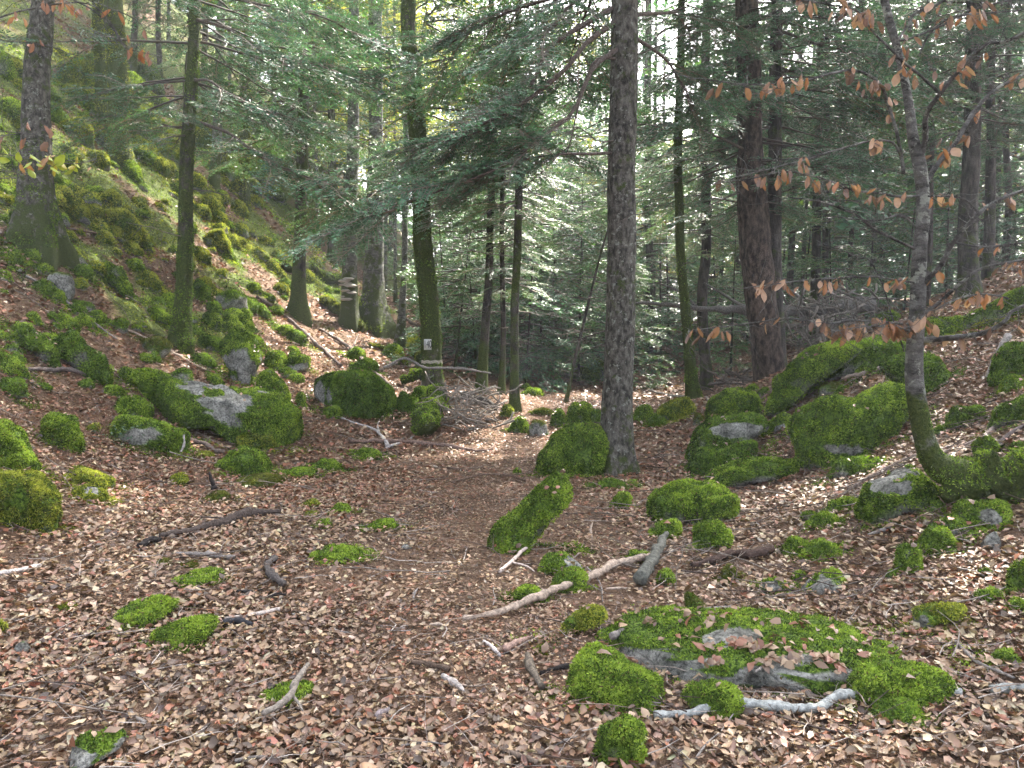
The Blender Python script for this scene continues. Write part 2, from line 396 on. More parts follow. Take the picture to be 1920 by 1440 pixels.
# ------------------------------------------------------------------ leaf litter (nobody could count it)
LEAFCOL = np.array([(0.285, 0.192, 0.115), (0.385, 0.297, 0.200), (0.145, 0.085, 0.053), (0.225, 0.090, 0.050), (0.060, 0.037, 0.025), (0.22, 0.135, 0.082)])
def on_view(x, y, margin=1.0):
    return np.abs(x) < 0.70 * np.maximum(y, 0) + margin
def path_w(x, y):
    c = 0.15 - 0.28 * sstep(3, 7, y) + 0.4 * sstep(8, 13, y)
    return np.exp(-((x - c) / (0.75 + 0.03 * y)) ** 2)
def litter(name, y0, y1, dens, L0, L1, detailed):
    W = 0.70 * y1 + 1.0
    n = int(dens * (y1 - y0) * 2 * W)
    x = RNG.uniform(-W, W, n); y = RNG.uniform(y0, y1, n)
    z = ground_h(x, y)
    P = np.stack([x, y, z], -1)
    keep = on_view(x, y) & (RNG.random(n) > moss_amount(P) * 0.93)
    keep &= RNG.random(n) > 0.35 * sstep(0.1, 0.5, vnoise(P * 1.7))
    P = P[keep]; n = len(P)
    pw = path_w(P[:, 0], P[:, 1]) * sstep(2.8, 4.0, P[:, 1])
    L = RNG.uniform(L0, L1, n) * (1 - 0.5 * pw * RNG.random(n) ** 0.3) * RNG.choice([1, 1, 1, .7, .5], n)
    Wd = L * RNG.uniform(0.45, 0.72, n)
    th = RNG.uniform(0, 2 * np.pi, n)
    nrm = unit(np.stack([RNG.normal(0, .34, n) * (1 - .5 * pw), RNG.normal(0, .34, n) * (1 - .5 * pw), np.ones(n)], -1))
    a = np.stack([np.cos(th), np.sin(th), np.zeros(n)], -1); a = unit(a - nrm * (a * nrm).sum(-1, keepdims=True)); b = np.cross(nrm, a)
    P = P + nrm * 0 + np.stack([np.zeros(n), np.zeros(n), 0.006 + RNG.random(n) * 0.022 + L * 0.12], -1)
    red = sstep(6, 9.5, P[:, 1]) * 0.85 + 0.10 + 0.2 * sstep(0.1, .5, fbm(P * 0.8, 3))
    pr = np.stack([0.30 - 0.1 * pw, 0.15 * (1 - .7 * pw), 0.26 + 0.15 * pw, red * .8, 0.17 + 0 * pw, 0.26 + .1 * pw], -1); pr /= pr.sum(-1, keepdims=True)
    ci = (pr.cumsum(-1) < RNG.random(n)[:, None]).sum(-1).clip(0, 5)
    c = LEAFCOL[ci] * RNG.uniform(0.75, 1.2, (n, 1)) * (1 + RNG.normal(0, .05, (n, 3)))
    up = L[:, None, None] * nrm[:, None, :]
    A = a[:, None, :] * L[:, None, None]; B = b[:, None, :] * Wd[:, None, None]
    cu = RNG.uniform(-0.10, 0.34, n)[:, None, None]; cv = RNG.uniform(-.18, .26, n)[:, None, None]
    if detailed:
        w = np.array([.36, .5, .34]); ob = (RNG.random(n) < .45)[:, None]
        lw = w + np.where(ob, RNG.normal(0, .13, (n, 3)), RNG.normal(0, .03, (n, 3))); rw = w + np.where(ob, RNG.normal(0, .13, (n, 3)), RNG.normal(0, .03, (n, 3)))
        tt = np.array([-.26, .02, .27]); co = np.zeros((n, 11, 3))      # along, across, lift
        co[:, 0, 0] = -.5; co[:, 10, 0] = .5; co[:, 0, 2] = co[:, 10, 2] = cu[:, 0, 0]
        for q_ in range(3):
            lift = cu[:, 0, 0] * (tt[q_] * 2) ** 2
            co[:, 1 + 3 * q_ + 1] = np.stack([np.full(n, tt[q_]), np.zeros(n), lift], 1)
            co[:, 1 + 3 * q_] = np.stack([tt[q_] + RNG.normal(0, .035, n), lw[:, q_], lift + cv[:, 0, 0] + RNG.normal(0, .06, n)], 1)
            co[:, 1 + 3 * q_ + 2] = np.stack([tt[q_] + RNG.normal(0, .035, n), -rw[:, q_], lift + cv[:, 0, 0] * .8 + RNG.normal(0, .06, n)], 1)
        Vv = P[:, None, :] + A * co[:, :, :1] + B * co[:, :, 1:2] + up * co[:, :, 2:3]
        T = np.array([(0, 2, 1), (0, 3, 2), (7, 8, 10), (8, 9, 10)]); Qd = np.array([(1, 2, 5, 4), (2, 3, 6, 5), (4, 5, 8, 7), (5, 6, 9, 8)])
        F = (np.arange(n)[:, None, None] * 11 + T[None]).reshape(-1, 3); F4 = (np.arange(n)[:, None, None] * 11 + Qd[None]).reshape(-1, 4); k = 11
    else:
        s = np.array([(-.5, 0, 0), (0, -.5, 1), (.5, 0, 0), (0, .5, 1)])
        Vv = P[:, None, :] + A * s[None, :, :1] + B * s[None, :, 1:2] + up * (cu * s[None, :, 2:3])
        F = (np.arange(n)[:, None, None] * 4 + np.arange(4)[None, None]).reshape(-1, 4); k = 4
    C = np.repeat(c, k, 0)
    if detailed: C = C * np.tile(np.array([.9, .92, 1.12, .92, .9, 1.12, .9, .92, 1.12, .92, .9]), n)[:, None]
    me = new_mesh(name, Vv.reshape(-1, 3), [F, F4] if detailed else [F], C, False, [M_LITTER])
    tag(link("leaf_litter", me, kind='stuff'), "carpet of dry brown and tan beech and oak leaves covering the forest floor", "fallen leaves")
litter("litter_near", 2.0, 4.6, 2500, 0.026, 0.064, True)
litter("litter_mid", 4.6, 9.5, 1250, 0.034, 0.072, False)
litter("litter_far", 9.5, 17, 420, 0.055, 0.10, False)
litter("litter_deep", 17, 34, 110, 0.08, 0.15, False)

# fine twigs and crumbs lying everywhere between the leaves
bg_ = Bag()
n = 2600
y = 2.2 + 12 * RNG.random(n) ** 1.5; x = RNG.uniform(-1, 1, n) * (0.7 * y + 0.8)
th = RNG.uniform(0, np.pi, n); Ls = RNG.uniform(0.05, 0.32, n) * RNG.choice([.6, 1, 1.5], n); rr = RNG.uniform(0.0012, 0.004, n)
for k in range(n):
    t = np.linspace(-.5, .5, 4)[:, None]; d = np.array([math.cos(th[k]), math.sin(th[k])])
    xy = np.array([x[k], y[k]]) + d * t * Ls[k] + RNG.normal(0, .04 * Ls[k], (4, 2))
    g = ground_h(xy[:, 0], xy[:, 1]) + 0.025 + RNG.uniform(0, .03) + t[:, 0] * RNG.normal(0, .12) * Ls[k]
    v, q, tt = tube(np.c_[xy, g], rr[k] * np.array([1, .9, .7, .4]), 3, False)
    c = np.array([(0.20, .15, .12), (.10, .07, .055), (.32, .28, .25)][RNG.integers(3)]) * RNG.uniform(.8, 1.2)
    bg_.add(v, q, tt, c)
# longer dead twigs, thickest on the right bank and the slope
for k in range(420):
    if k % 2: yy = RNG.uniform(3.2, 11); xx = RNG.uniform(.12, .72) * yy
    else: yy = RNG.uniform(3, 14); xx = RNG.uniform(-.7, .7) * yy
    if abs(xx) < .8 and RNG.random() < .6: continue
    a = RNG.uniform(0, np.pi); L = RNG.uniform(.25, .95); d = np.array([math.cos(a), math.sin(a)]); t = np.linspace(-.5, .5, 7)[:, None]
    bend = RNG.normal(0, .12) * L; xy = np.array([xx, yy]) + d * t * L + np.array([-d[1], d[0]]) * bend * (t * 2) ** 2 + RNG.normal(0, .012 * L, (7, 2))
    g = ground_h(xy[:, 0], xy[:, 1]) + .03 + RNG.uniform(0, .05) + t[:, 0] * RNG.normal(0, .10) * L; R = RNG.uniform(.0022, .0055) * (.7 + yy / 12)
    v, q, tt = tube(np.c_[xy, g], R * np.linspace(1, .4, 7), 4, False); c = np.array([(.10, .07, .055), (.055, .04, .034), (.20, .17, .145), (.14, .115, .095)][RNG.integers(4)])
    bg_.add(v, q, tt, c)
    for j in range(int(RNG.integers(0, 3))):
        i = int(RNG.integers(2, 6)); a2 = a + RNG.choice([-1, 1]) * RNG.uniform(.4, .9); e = np.c_[xy, g][i] + np.array([math.cos(a2), math.sin(a2), RNG.uniform(0, .4)]) * np.linspace(0, 1, 4)[:, None] * L * .3
        v, q, tt = tube(e, R * .6 * np.linspace(1, .4, 4), 3, False); bg_.add(v, q, tt, c)
tag(link("twig_litter", bg_.mesh("twig_litter", M_TWIG), kind='stuff'), "thin dry twigs strewn through the fallen leaves", "twigs")

# ------------------------------------------------------------------ moss fronds
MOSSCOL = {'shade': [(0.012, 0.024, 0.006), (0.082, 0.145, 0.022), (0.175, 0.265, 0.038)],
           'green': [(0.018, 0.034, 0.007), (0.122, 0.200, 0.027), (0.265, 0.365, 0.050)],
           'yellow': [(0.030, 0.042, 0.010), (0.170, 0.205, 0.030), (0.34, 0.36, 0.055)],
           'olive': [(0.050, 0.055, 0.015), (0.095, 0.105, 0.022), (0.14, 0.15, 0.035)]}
def fronds(P, Nn, L, tone, wild=0.8):
    """diamond fronds at points P with normals Nn; returns verts, quads, tints"""
    n = len(P)
    cl = fbm(P * (0.5 / L.mean()) * 0.35, 2)
    cl2 = vnoise(P * 2.6 + 5)
    P = P + Nn * (L * (.7 * (cl + 0.4) + .3 * vnoise(P * 9 + 3)))[:, None]
    d = unit(Nn * RNG.uniform(0.1, .75, (n, 1)) + unit(RNG.normal(size=(n, 3))) * wild + np.array([0, 0, -0.12]))
    b = unit(np.cross(d, unit(RNG.normal(size=(n, 3)))))
    A = d * L[:, None]; B = b * (L * RNG.uniform(.22, .36, n))[:, None]
    V = np.stack([P - A * .1 + B, P - A * .1 - B, P + A * .9], 1)
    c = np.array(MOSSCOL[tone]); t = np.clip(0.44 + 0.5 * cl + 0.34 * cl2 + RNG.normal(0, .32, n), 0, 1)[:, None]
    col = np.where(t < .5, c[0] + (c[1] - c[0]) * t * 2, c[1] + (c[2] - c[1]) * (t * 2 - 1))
    brown = RNG.random(n) < 0.03
    col = np.where(brown[:, None], np.array([.12, .08, .04]), col)
    F = (np.arange(n)[:, None] * 3 + np.arange(3)[None]); return V.reshape(-1, 3), F, np.repeat(col, 3, 0)
def surface_points(V, T, n, weight):
    a, b, c = V[T[:, 0]], V[T[:, 1]], V[T[:, 2]]
    cr = np.cross(b - a, c - a); ar = np.linalg.norm(cr, axis=1) * 0.5
    w = ar * weight; s = w.sum()
    if s <= 0: return None
    k = RNG.choice(len(T), n, p=w / s)
    u, v = RNG.random(n), RNG.random(n); f = u + v > 1; u[f], v[f] = 1 - u[f], 1 - v[f]
    return a[k] + (b[k] - a[k]) * u[:, None] + (c[k] - a[k]) * v[:, None], unit(cr[k]), k

# ------------------------------------------------------------------ boulders
def _ico(sub):
    import bmesh
    bm = bmesh.new(); bmesh.ops.create_icosphere(bm, subdivisions=sub, radius=1)
    bm.verts.ensure_lookup_table()
    V = np.array([v.co[:] for v in bm.verts]); T = np.array([[v.index for v in f.verts] for f in bm.faces]); bm.free(); return V, T
ICO = {3: _ico(3), 4: _ico(4), 5: _ico(5)}
def outline_radius(poly, cx, cz, nphi=180):
    """distance from the centre to the outline in every direction"""
    P = np.array(poly, float) - [cx, cz]; Qn = np.roll(P, -1, 0)
    ph = np.linspace(0, 2 * np.pi, nphi, endpoint=False); d = np.stack([np.cos(ph), np.sin(ph)], 1)
    e = Qn - P; out = np.zeros(nphi)
    for p, ee in zip(P, e):
        den = d[:, 0] * ee[1] - d[:, 1] * ee[0]; den = np.where(np.abs(den) < 1e-9, 1e-9, den)
        t = (p[0] * ee[1] - p[1] * ee[0]) / den; s = (p[0] * d[:, 1] - p[1] * d[:, 0]) / den
        ok = (t > 0) & (s >= 0) & (s <= 1); out = np.where(ok & (t > out), t, out)
    out = np.maximum(out, 0.05 * out.max())
    k = np.exp(-(np.arange(-12, 13) / 2.2) ** 2); k /= k.sum()
    return np.convolve(np.concatenate([out[-12:], out, out[:12]]), k, 'valid')
SKIRTS = []; Lg = lambda d: .0075 + .00155 * d
BOULDERS = []; LEAFSPOTS = []
def boulder(label, shape, name="mossy_boulder", cat="boulder", tone='green', moss=0.9, bare=(), kd=0.85, group=None, base=None, rough=1.0, dens=1.0, d=None, lift=0.0):
    if len(shape) == 4 and not hasattr(shape[0], '__len__'):
        cx, yb, w, h = shape; j = RNG.uniform(-.12, .12, 8)
        profs = ([(-.5, 0), (-.43, .30), (-.26, .74), (0, 1), (.22, .82), (.42, .36), (.5, 0)], [(-.5, 0), (-.47, .52), (-.30, .96), (.08, .92), (.36, .55), (.49, .2), (.5, 0)], [(-.5, 0), (-.34, .42), (-.14, 1), (.10, .84), (.30, .42), (.47, .14), (.5, 0)])
        prof = profs[int(RNG.integers(3))] if rough > .6 else profs[0]; fl_ = RNG.choice([-1, 1]) if rough > .6 else 1
        prof = [(a * fl_ + j[i] * .25 * (0 < i < 6), b * (1 + j[i] * .6)) for i, (a, b) in enumerate(prof)]
        if fl_ < 0: prof = prof[::-1]
        poly = [(cx + a * w, yb - b * h) for a, b in prof]
    else: poly = shape
    P = np.array(poly, float); x0, x1, y0, y1 = P[:, 0].min(), P[:, 0].max(), P[:, 1].min(), P[:, 1].max()
    cx, w, h = (x0 + x1) / 2, x1 - x0, y1 - y0
    if d is None: F = hit1(base[0] if base else cx, base[1] if base else y1)
    else: F = at_d(cx, y1, d)
    dist = F[1]; m = dist / FPX * 1.003
    fw = unit(np.array([F[0], F[1], 0])); rt = np.array([fw[1], -fw[0], 0])
    al = math.atan2(CAM_Z - F[2], np.hypot(F[0], F[1])); al = max(al, 0.0)
    H = h * m; b = min(kd * w * m / 2, 0.42 * H / max(math.sin(al), .02)); b = max(b, .25 * min(w * m / 2, H))
    c = math.sqrt(max((H - b * math.sin(al)) ** 2 - (b * math.sin(al)) ** 2, (0.25 * H) ** 2)) / math.cos(al)
    low = y1 - 0.2 * h; ext = max(0.3 * c, .3 * w * m * 0.25)
    loc = [((px - cx) * m, (y1 - py) / h * c - (ext if py > low else 0)) for px, py in poly]
    cz = 0.3 * c; area_px = w * h
    V, T = ICO[5 if area_px > 14000 else 4 if area_px > 1500 else 3]
    # star centre: centroid of the outline, so tilted shapes keep their outline
    ccx = float(np.mean([p[0] for p in loc])) if len(loc) != 7 else 0.0
    R = outline_radius(loc, ccx, cz)
    ph = np.arctan2(V[:, 2], V[:, 0]) % (2 * np.pi)
    r = np.interp(ph, np.linspace(0, 2 * np.pi, 181), np.append(R, R[0]))
    s = (1 - np.minimum(np.abs(V[:, 1]), 1) ** 2.4) ** (1 / 2.4)
    L = np.stack([ccx + np.cos(ph) * r * s, V[:, 1] * b, cz + np.sin(ph) * r * s], 1)
    sz = min(w * m, H * 1.5)
    nrm = unit(V)
    world = L[:, :1] * rt + L[:, 1:2] * fw + L[:, 2:3] * np.array([0, 0, 1])
    org = F + fw * b * 0.85 + np.array([0, 0, lift])
    seed = np.array([cx, y1, 0]) * 0.137
    nw = nrm[:, :1] * rt + nrm[:, 1:2] * fw + nrm[:, 2:3] * np.array([0, 0, 1])
    amp = 0.10 * sz * rough
    dsp = 1.5 * fbm(world / sz * 1.9 + seed, 4, .55) + .3 * vnoise(world / 0.16 + seed)
    rid = 1 - np.abs(vnoise(world / sz * 1.3 + seed + 7)) * 2
    world = world + nw * (amp * (dsp * .6 + rid * .5 - .3))[:, None]
    if w * h > 500:        # broken faces: flat cuts through the lump
        for kk in range(8):
            dk = unit(np.array([RNG.normal(), RNG.normal(), RNG.uniform(-.35, .75)])); pj = world @ dk; cap = pj.max() * (RNG.uniform(.72, .9) if abs(dk @ fw) > .55 else RNG.uniform(.88, .97))
            world = world - dk * (np.maximum(0, pj - cap) * .88)[:, None]
    cell = np.clip(sz * .42, .10, .42)
    wy = worley(world / cell + seed) ; world = world + nw * (cell * .20 * (0.55 - wy.clip(0, 1)))[:, None] * rough ** .3
    # recompute normals from the mesh
    a_, b_, c_ = world[T[:, 0]], world[T[:, 1]], world[T[:, 2]]; fn = np.cross(b_ - a_, c_ - a_)
    vn = np.zeros_like(world)
    for q in range(3): np.add.at(vn, T[:, q], fn)
    vn = unit(vn)
    mo = np.clip(moss * 1.08 + 0.48 * (vn[:, 2] - 0.40) + 0.34 * fbm(world / sz * 2.6 + seed, 3), 0, 1.2)
    X_, Y_, _ = to_px(world + org)
    for (bx, by, brx, bry) in bare:
        q = ((X_ - bx) / brx) ** 2 + ((Y_ - by) / bry) ** 2 + 1.6 * fbm(world / sz * 5 + seed, 3) + .7 * fbm(world * 14 + seed, 2)
        mo = mo * sstep(0.75, 1.25, q)
    mo = np.clip(mo, 0, 1)
    me = new_mesh(name, world, [T], np.stack([mo] * 3, 1), True, [M_ROCK])
    o = link(name, me, loc=org); tag(o, label, cat, group)
    LEAFSPOTS.append((world + org, T, vn, dist, float((w * m) * (H))))
    if moss > .5 and w * h > 900:      # moss creeping from the stone on to the ground around it
        ng = int(min(900, 240 * w * m / Lg(dist) * .05)); an = RNG.uniform(0, 2 * np.pi, ng); rr_ = 1 + np.abs(RNG.normal(0, .22, ng))
        q = org + rt * (np.cos(an) * rr_ * w * m * .5)[:, None] + fw * (np.sin(an) * rr_ * b)[:, None]
        q = q[fbm(q * 2.2 + seed, 3) > .02]; 
        if len(q): SKIRTS.append((q, dist, tone))
    # moss fronds over the skin
    tm = mo[T].mean(1); cen = (a_ + b_ + c_) / 3 + org
    gz = ground_h(cen[:, 0], cen[:, 1]); fnu = unit(fn)
    toc = unit(np.array([0, 0, CAM_Z]) - cen); face = (fnu * toc).sum(1)
    wgt = sstep(0.32, .85, tm) * (cen[:, 2] > gz - 0.03) * np.where(face > -0.15, 1.0, 0.25) * (0.35 + 0.65 * sstep(-.6, 0.1, fnu[:, 2]))
    Lf = 0.0075 + 0.00155 * dist
    area = (np.linalg.norm(fn, axis=1) * .5 * wgt).sum()
    n = int(min((11 if dist < 8 else 8) * dens * area / Lf ** 2, 22000))
    if n > 8:
        pp, nn, k = surface_points(world, T, n, wgt)
        Ln = Lf * RNG.uniform(.6, 1.35, n)
        v, f, col = fronds(pp, nn, Ln, tone)
        me2 = new_mesh("moss", v, [f], col, False, [M_MOSS])
        link("moss", me2, parent=o, kind='stuff')
    BOULDERS.append(o); return o

B = boulder
# --- left foreground and the foot of the slope
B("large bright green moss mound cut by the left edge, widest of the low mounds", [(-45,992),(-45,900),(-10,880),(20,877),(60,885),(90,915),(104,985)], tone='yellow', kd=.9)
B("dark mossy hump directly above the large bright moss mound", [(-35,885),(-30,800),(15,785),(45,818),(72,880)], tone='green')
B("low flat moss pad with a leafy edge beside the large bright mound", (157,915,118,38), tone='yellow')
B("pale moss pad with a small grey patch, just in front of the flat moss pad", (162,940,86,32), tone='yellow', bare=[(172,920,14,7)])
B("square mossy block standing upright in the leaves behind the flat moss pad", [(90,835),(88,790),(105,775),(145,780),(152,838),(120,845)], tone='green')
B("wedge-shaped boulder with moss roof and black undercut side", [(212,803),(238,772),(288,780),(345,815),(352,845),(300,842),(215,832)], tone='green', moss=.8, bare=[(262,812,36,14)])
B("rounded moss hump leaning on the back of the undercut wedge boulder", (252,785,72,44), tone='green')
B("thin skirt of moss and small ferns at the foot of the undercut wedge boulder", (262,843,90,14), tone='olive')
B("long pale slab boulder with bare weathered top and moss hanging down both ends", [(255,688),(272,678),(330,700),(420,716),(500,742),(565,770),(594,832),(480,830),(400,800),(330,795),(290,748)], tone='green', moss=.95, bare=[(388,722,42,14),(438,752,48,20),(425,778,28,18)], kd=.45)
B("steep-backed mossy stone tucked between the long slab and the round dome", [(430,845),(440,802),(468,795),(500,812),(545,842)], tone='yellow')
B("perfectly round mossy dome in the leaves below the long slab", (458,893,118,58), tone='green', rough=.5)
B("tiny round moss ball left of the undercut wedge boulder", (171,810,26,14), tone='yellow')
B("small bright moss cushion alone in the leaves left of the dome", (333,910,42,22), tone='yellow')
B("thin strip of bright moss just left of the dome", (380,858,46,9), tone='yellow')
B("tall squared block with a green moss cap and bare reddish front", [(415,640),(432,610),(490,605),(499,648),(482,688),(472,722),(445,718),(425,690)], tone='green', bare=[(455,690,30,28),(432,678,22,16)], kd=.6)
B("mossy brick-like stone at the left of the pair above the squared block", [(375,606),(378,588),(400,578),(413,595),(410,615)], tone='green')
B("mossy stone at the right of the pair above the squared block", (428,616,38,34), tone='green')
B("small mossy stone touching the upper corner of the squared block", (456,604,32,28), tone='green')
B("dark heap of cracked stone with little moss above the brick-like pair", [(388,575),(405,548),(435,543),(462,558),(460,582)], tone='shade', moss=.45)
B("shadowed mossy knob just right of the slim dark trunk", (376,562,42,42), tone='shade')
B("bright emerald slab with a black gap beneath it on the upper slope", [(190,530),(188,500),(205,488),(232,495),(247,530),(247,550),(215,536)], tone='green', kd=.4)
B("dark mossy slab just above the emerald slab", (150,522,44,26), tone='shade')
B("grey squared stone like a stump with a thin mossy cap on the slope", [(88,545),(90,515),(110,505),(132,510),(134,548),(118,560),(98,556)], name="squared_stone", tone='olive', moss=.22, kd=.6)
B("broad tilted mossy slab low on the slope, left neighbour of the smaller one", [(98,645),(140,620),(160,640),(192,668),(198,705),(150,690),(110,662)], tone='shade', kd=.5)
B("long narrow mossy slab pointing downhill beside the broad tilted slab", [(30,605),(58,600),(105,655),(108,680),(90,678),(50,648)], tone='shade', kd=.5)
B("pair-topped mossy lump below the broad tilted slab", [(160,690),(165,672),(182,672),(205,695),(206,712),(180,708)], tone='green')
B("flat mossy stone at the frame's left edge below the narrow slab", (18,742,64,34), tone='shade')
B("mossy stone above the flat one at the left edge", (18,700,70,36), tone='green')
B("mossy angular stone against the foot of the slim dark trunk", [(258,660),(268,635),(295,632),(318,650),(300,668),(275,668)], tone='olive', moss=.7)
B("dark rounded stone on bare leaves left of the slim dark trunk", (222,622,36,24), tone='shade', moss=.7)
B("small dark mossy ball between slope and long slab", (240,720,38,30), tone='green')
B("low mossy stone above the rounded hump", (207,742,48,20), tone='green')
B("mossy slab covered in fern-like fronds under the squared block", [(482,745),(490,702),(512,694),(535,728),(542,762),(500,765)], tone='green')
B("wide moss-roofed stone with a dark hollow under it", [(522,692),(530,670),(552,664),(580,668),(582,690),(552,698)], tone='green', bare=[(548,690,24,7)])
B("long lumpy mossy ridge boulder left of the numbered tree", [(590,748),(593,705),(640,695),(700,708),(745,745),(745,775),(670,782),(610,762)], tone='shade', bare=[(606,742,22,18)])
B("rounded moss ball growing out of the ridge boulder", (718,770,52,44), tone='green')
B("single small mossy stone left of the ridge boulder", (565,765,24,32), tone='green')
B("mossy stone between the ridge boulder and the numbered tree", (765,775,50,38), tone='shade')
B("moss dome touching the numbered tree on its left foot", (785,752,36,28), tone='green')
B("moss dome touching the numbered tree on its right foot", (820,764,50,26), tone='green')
B("flat bright moss pad on the leaves below the ridge boulder", (620,785,60,22), tone='green')
# --- old stone wall across the back of the clearing
wallg = None
B("first mossy wall stone right of the twig heap", (973,812,36,32), tone='green')
B("square grey wall stone with a pale flat top", [(992,818),(992,796),(1003,788),(1026,792),(1028,818)], tone='olive', moss=.45, bare=[(1010,808,16,12)])
B("tall mossy wall stone with a black gap beside it", (1045,800,36,40), tone='shade')
B("widest moss-topped wall stone left of the great fir", (1090,800,58,46), tone='green')
B("mossy wall stone half hidden by the great fir", (1120,798,30,34), tone='shade')
B("low bright wall stone at the twig heap's edge", (952,782,30,24), tone='yellow')
B("flat capping stone with thin moss behind the square grey wall stone", (1015,780,60,14), tone='olive')
B("flat moss disc on the leaves beyond the wall", (998,742,46,15), tone='green')
B("smaller moss disc just beyond the flat one", (985,730,28,10), tone='green')
B("mossy wall stone directly right of the great fir", (1205,792,36,34), tone='green')
B("second mossy wall stone right of the great fir with dark face", (1230,800,40,24), tone='shade')
B("broad bright moss-capped wall stone farthest right of the great fir", [(1228,775),(1245,758),(1285,748),(1300,765),(1298,788),(1255,790)], tone='yellow')
B("small grey-topped stone at the foot of the wall's end", (1312,796,30,22), tone='olive', moss=.6)
B("pale grey pebble stone behind the wall's end", (1335,765,32,16), name="grey_stone", cat="stone", tone='olive', moss=0.0)
B("dark overhanging boulder under the trees far beyond the wall", [(1075,705),(1085,685),(1120,672),(1150,690),(1150,715),(1100,715)], tone='shade', moss=.7)
# --- beside the great fir
B("big green pyramid-shaped mossy boulder leaning against the great fir", [(990,890),(1008,852),(1035,815),(1065,790),(1098,790),(1134,802),(1136,888),(1060,893)], tone='green', kd=.6)
B("long mossy boulder sloping like a sleeping animal beside the path", [(925,1045),(935,1010),(985,955),(1020,915),(1062,893),(1105,905),(1108,940),(1075,955),(1050,1000),(990,1038)], tone='green', kd=.35, base=(990,1040))
B("small moss cushion alone between the long boulder and the cluster", (1166,954,36,32), tone='green')
B("low moss skirt around the foot of the great fir", (1150,917,84,18), tone='shade')
B("tiny moss tuft on the path side of the pyramid boulder", (969,890,18,12), tone='green')
# --- right-hand cluster
B("bright moss lump on top of the dark overhang, beside the scaly double trunk", [(1322,800),(1330,752),(1362,728),(1412,735),(1428,765),(1440,795)], tone='green')
B("dark overhanging boulder with black hollow face", [(1268,865),(1300,812),(1340,778),(1400,766),(1442,780),(1436,802),(1400,828),(1300,868)], tone='shade', moss=.75, bare=[(1390,805,46,14)])
B("low boulder with smooth grey cheek right of the dark overhang", [(1420,812),(1440,790),(1470,772),(1484,780),(1486,812)], tone='green', bare=[(1455,806,16,10)])
B("rounded mossy boulder below the dark overhang", [(1282,892),(1300,850),(1370,822),(1432,820),(1425,852),(1340,892)], tone='shade')
B("broad moss-quilted boulder in the centre of the cluster", [(1300,912),(1368,870),(1440,855),(1498,850),(1502,885),(1440,903),(1385,918)], tone='green')
B("double-humped moss boulder at the cluster's lower left", [(1207,975),(1213,930),(1262,908),(1330,903),(1382,922),(1386,950),(1320,982),(1240,985)], tone='green')
B("deep green mossy stone in front of the double-humped boulder", [(1280,990),(1292,940),(1335,925),(1382,932),(1385,958),(1340,980)], tone='green')
B("small moss cushion at the lower left foot of the double-humped boulder", (1247,1008,56,34), tone='green')
B("shaggy square cushion of moss below the cluster", [(1298,1030),(1304,987),(1345,975),(1370,1008),(1368,1032)], tone='green')
B("great heart-shaped moss boulder right of the cluster", [(1482,812),(1510,770),(1552,738),(1600,746),(1640,714),(1700,708),(1706,762),(1680,800),(1640,852),(1560,860),(1508,842)], tone='green', bare=[(1590,840,60,10)], kd=.7)
B("long smooth moss ridge rising to the right of the scaly double trunk", [(1432,755),(1448,710),(1508,660),(1580,634),(1622,640),(1600,670),(1540,705),(1475,745)], tone='green', kd=.5)
B("moss-quilted boulder with shaded belly behind the heart-shaped one", [(1542,702),(1578,662),(1640,636),(1690,640),(1702,668),(1622,692)], tone='shade')
B("small smooth moss dome above the heart-shaped boulder", (1636,700,72,34), tone='green')
B("rounded leafy moss boulder between ridge and heart-shaped boulder", (1525,732,76,40), tone='green')
B("small grey-green stone with scattered leaves left of the heart-shaped boulder's peak", (1560,742,50,26), tone='olive', moss=.6)
B("boulder carrying dark moss behind the bent beech stem", [(1662,692),(1700,662),(1750,668),(1772,700),(1778,742),(1715,745)], tone='shade')
B("small moss hump on the skyline above the quilted boulder", (1662,612,74,30), tone='green')
B("triangular moss hump on the crest behind the bent beech stem", (1780,630,116,38), tone='green')
B("long mossy crest boulder at the top of the bank", [(1770,606),(1830,570),(1900,540),(1960,530),(1960,600),(1850,612)], tone='green', kd=.4)
B("flat moss shelf under the long crest boulder", (1865,612,110,16), tone='yellow')
B("upright moss block on bare leaves right of the bent beech stem", [(1777,797),(1788,765),(1835,763),(1840,780),(1832,798),(1800,802)], tone='shade')
B("large mossy boulder at the right edge, half outside, level with the upright block", [(1852,795),(1878,757),(1930,732),(1960,735),(1960,800)], tone='shade')
B("mossy boulder stack high at the right edge", [(1858,712),(1870,675),(1890,645),(1950,635),(1950,705)], tone='shade')
B("small moss knob under the boulder stack", (1900,735,52,34), tone='green')
B("small moss patch on a tilted stone above the lying mossy trunk", [(1826,858),(1828,825),(1850,818),(1866,838),(1858,860)], tone='green')
B("low slanting mossy rock running from the leaves towards the bent beech", [(1543,898),(1578,864),(1640,858),(1635,885),(1590,895)], tone='shade', moss=.75)
B("grey-topped boulder under the foot of the bent beech", [(1612,965),(1620,920),(1658,890),(1700,868),(1728,882),(1768,925),(1772,962),(1700,972)], tone='green', bare=[(1685,900,42,30)])
B("moss hump under the lying mossy trunk at the edge of the bank", (1835,930,120,46), tone='shade')
B("boulder with moss back and flat grey broken face", [(1798,968),(1800,940),(1888,936),(1886,985),(1842,992)], tone='green', bare=[(1862,972,24,13)])
B("moss-topped stone between the broken-faced boulder and the pair", (1793,1008,78,38), tone='green', bare=[(1790,1003,22,8)])
B("wide moss mound below the broken-faced boulder", (1755,1036,84,50), tone='green')
B("upright moss thumb standing in the leaves", [(1682,1072),(1684,1035),(1700,1018),(1722,1035),(1726,1075)], tone='green')
B("bare grey pointed stone under the broken-faced boulder", (1858,1030,34,36), name="grey_stone", cat="stone", tone='olive', moss=0.05)
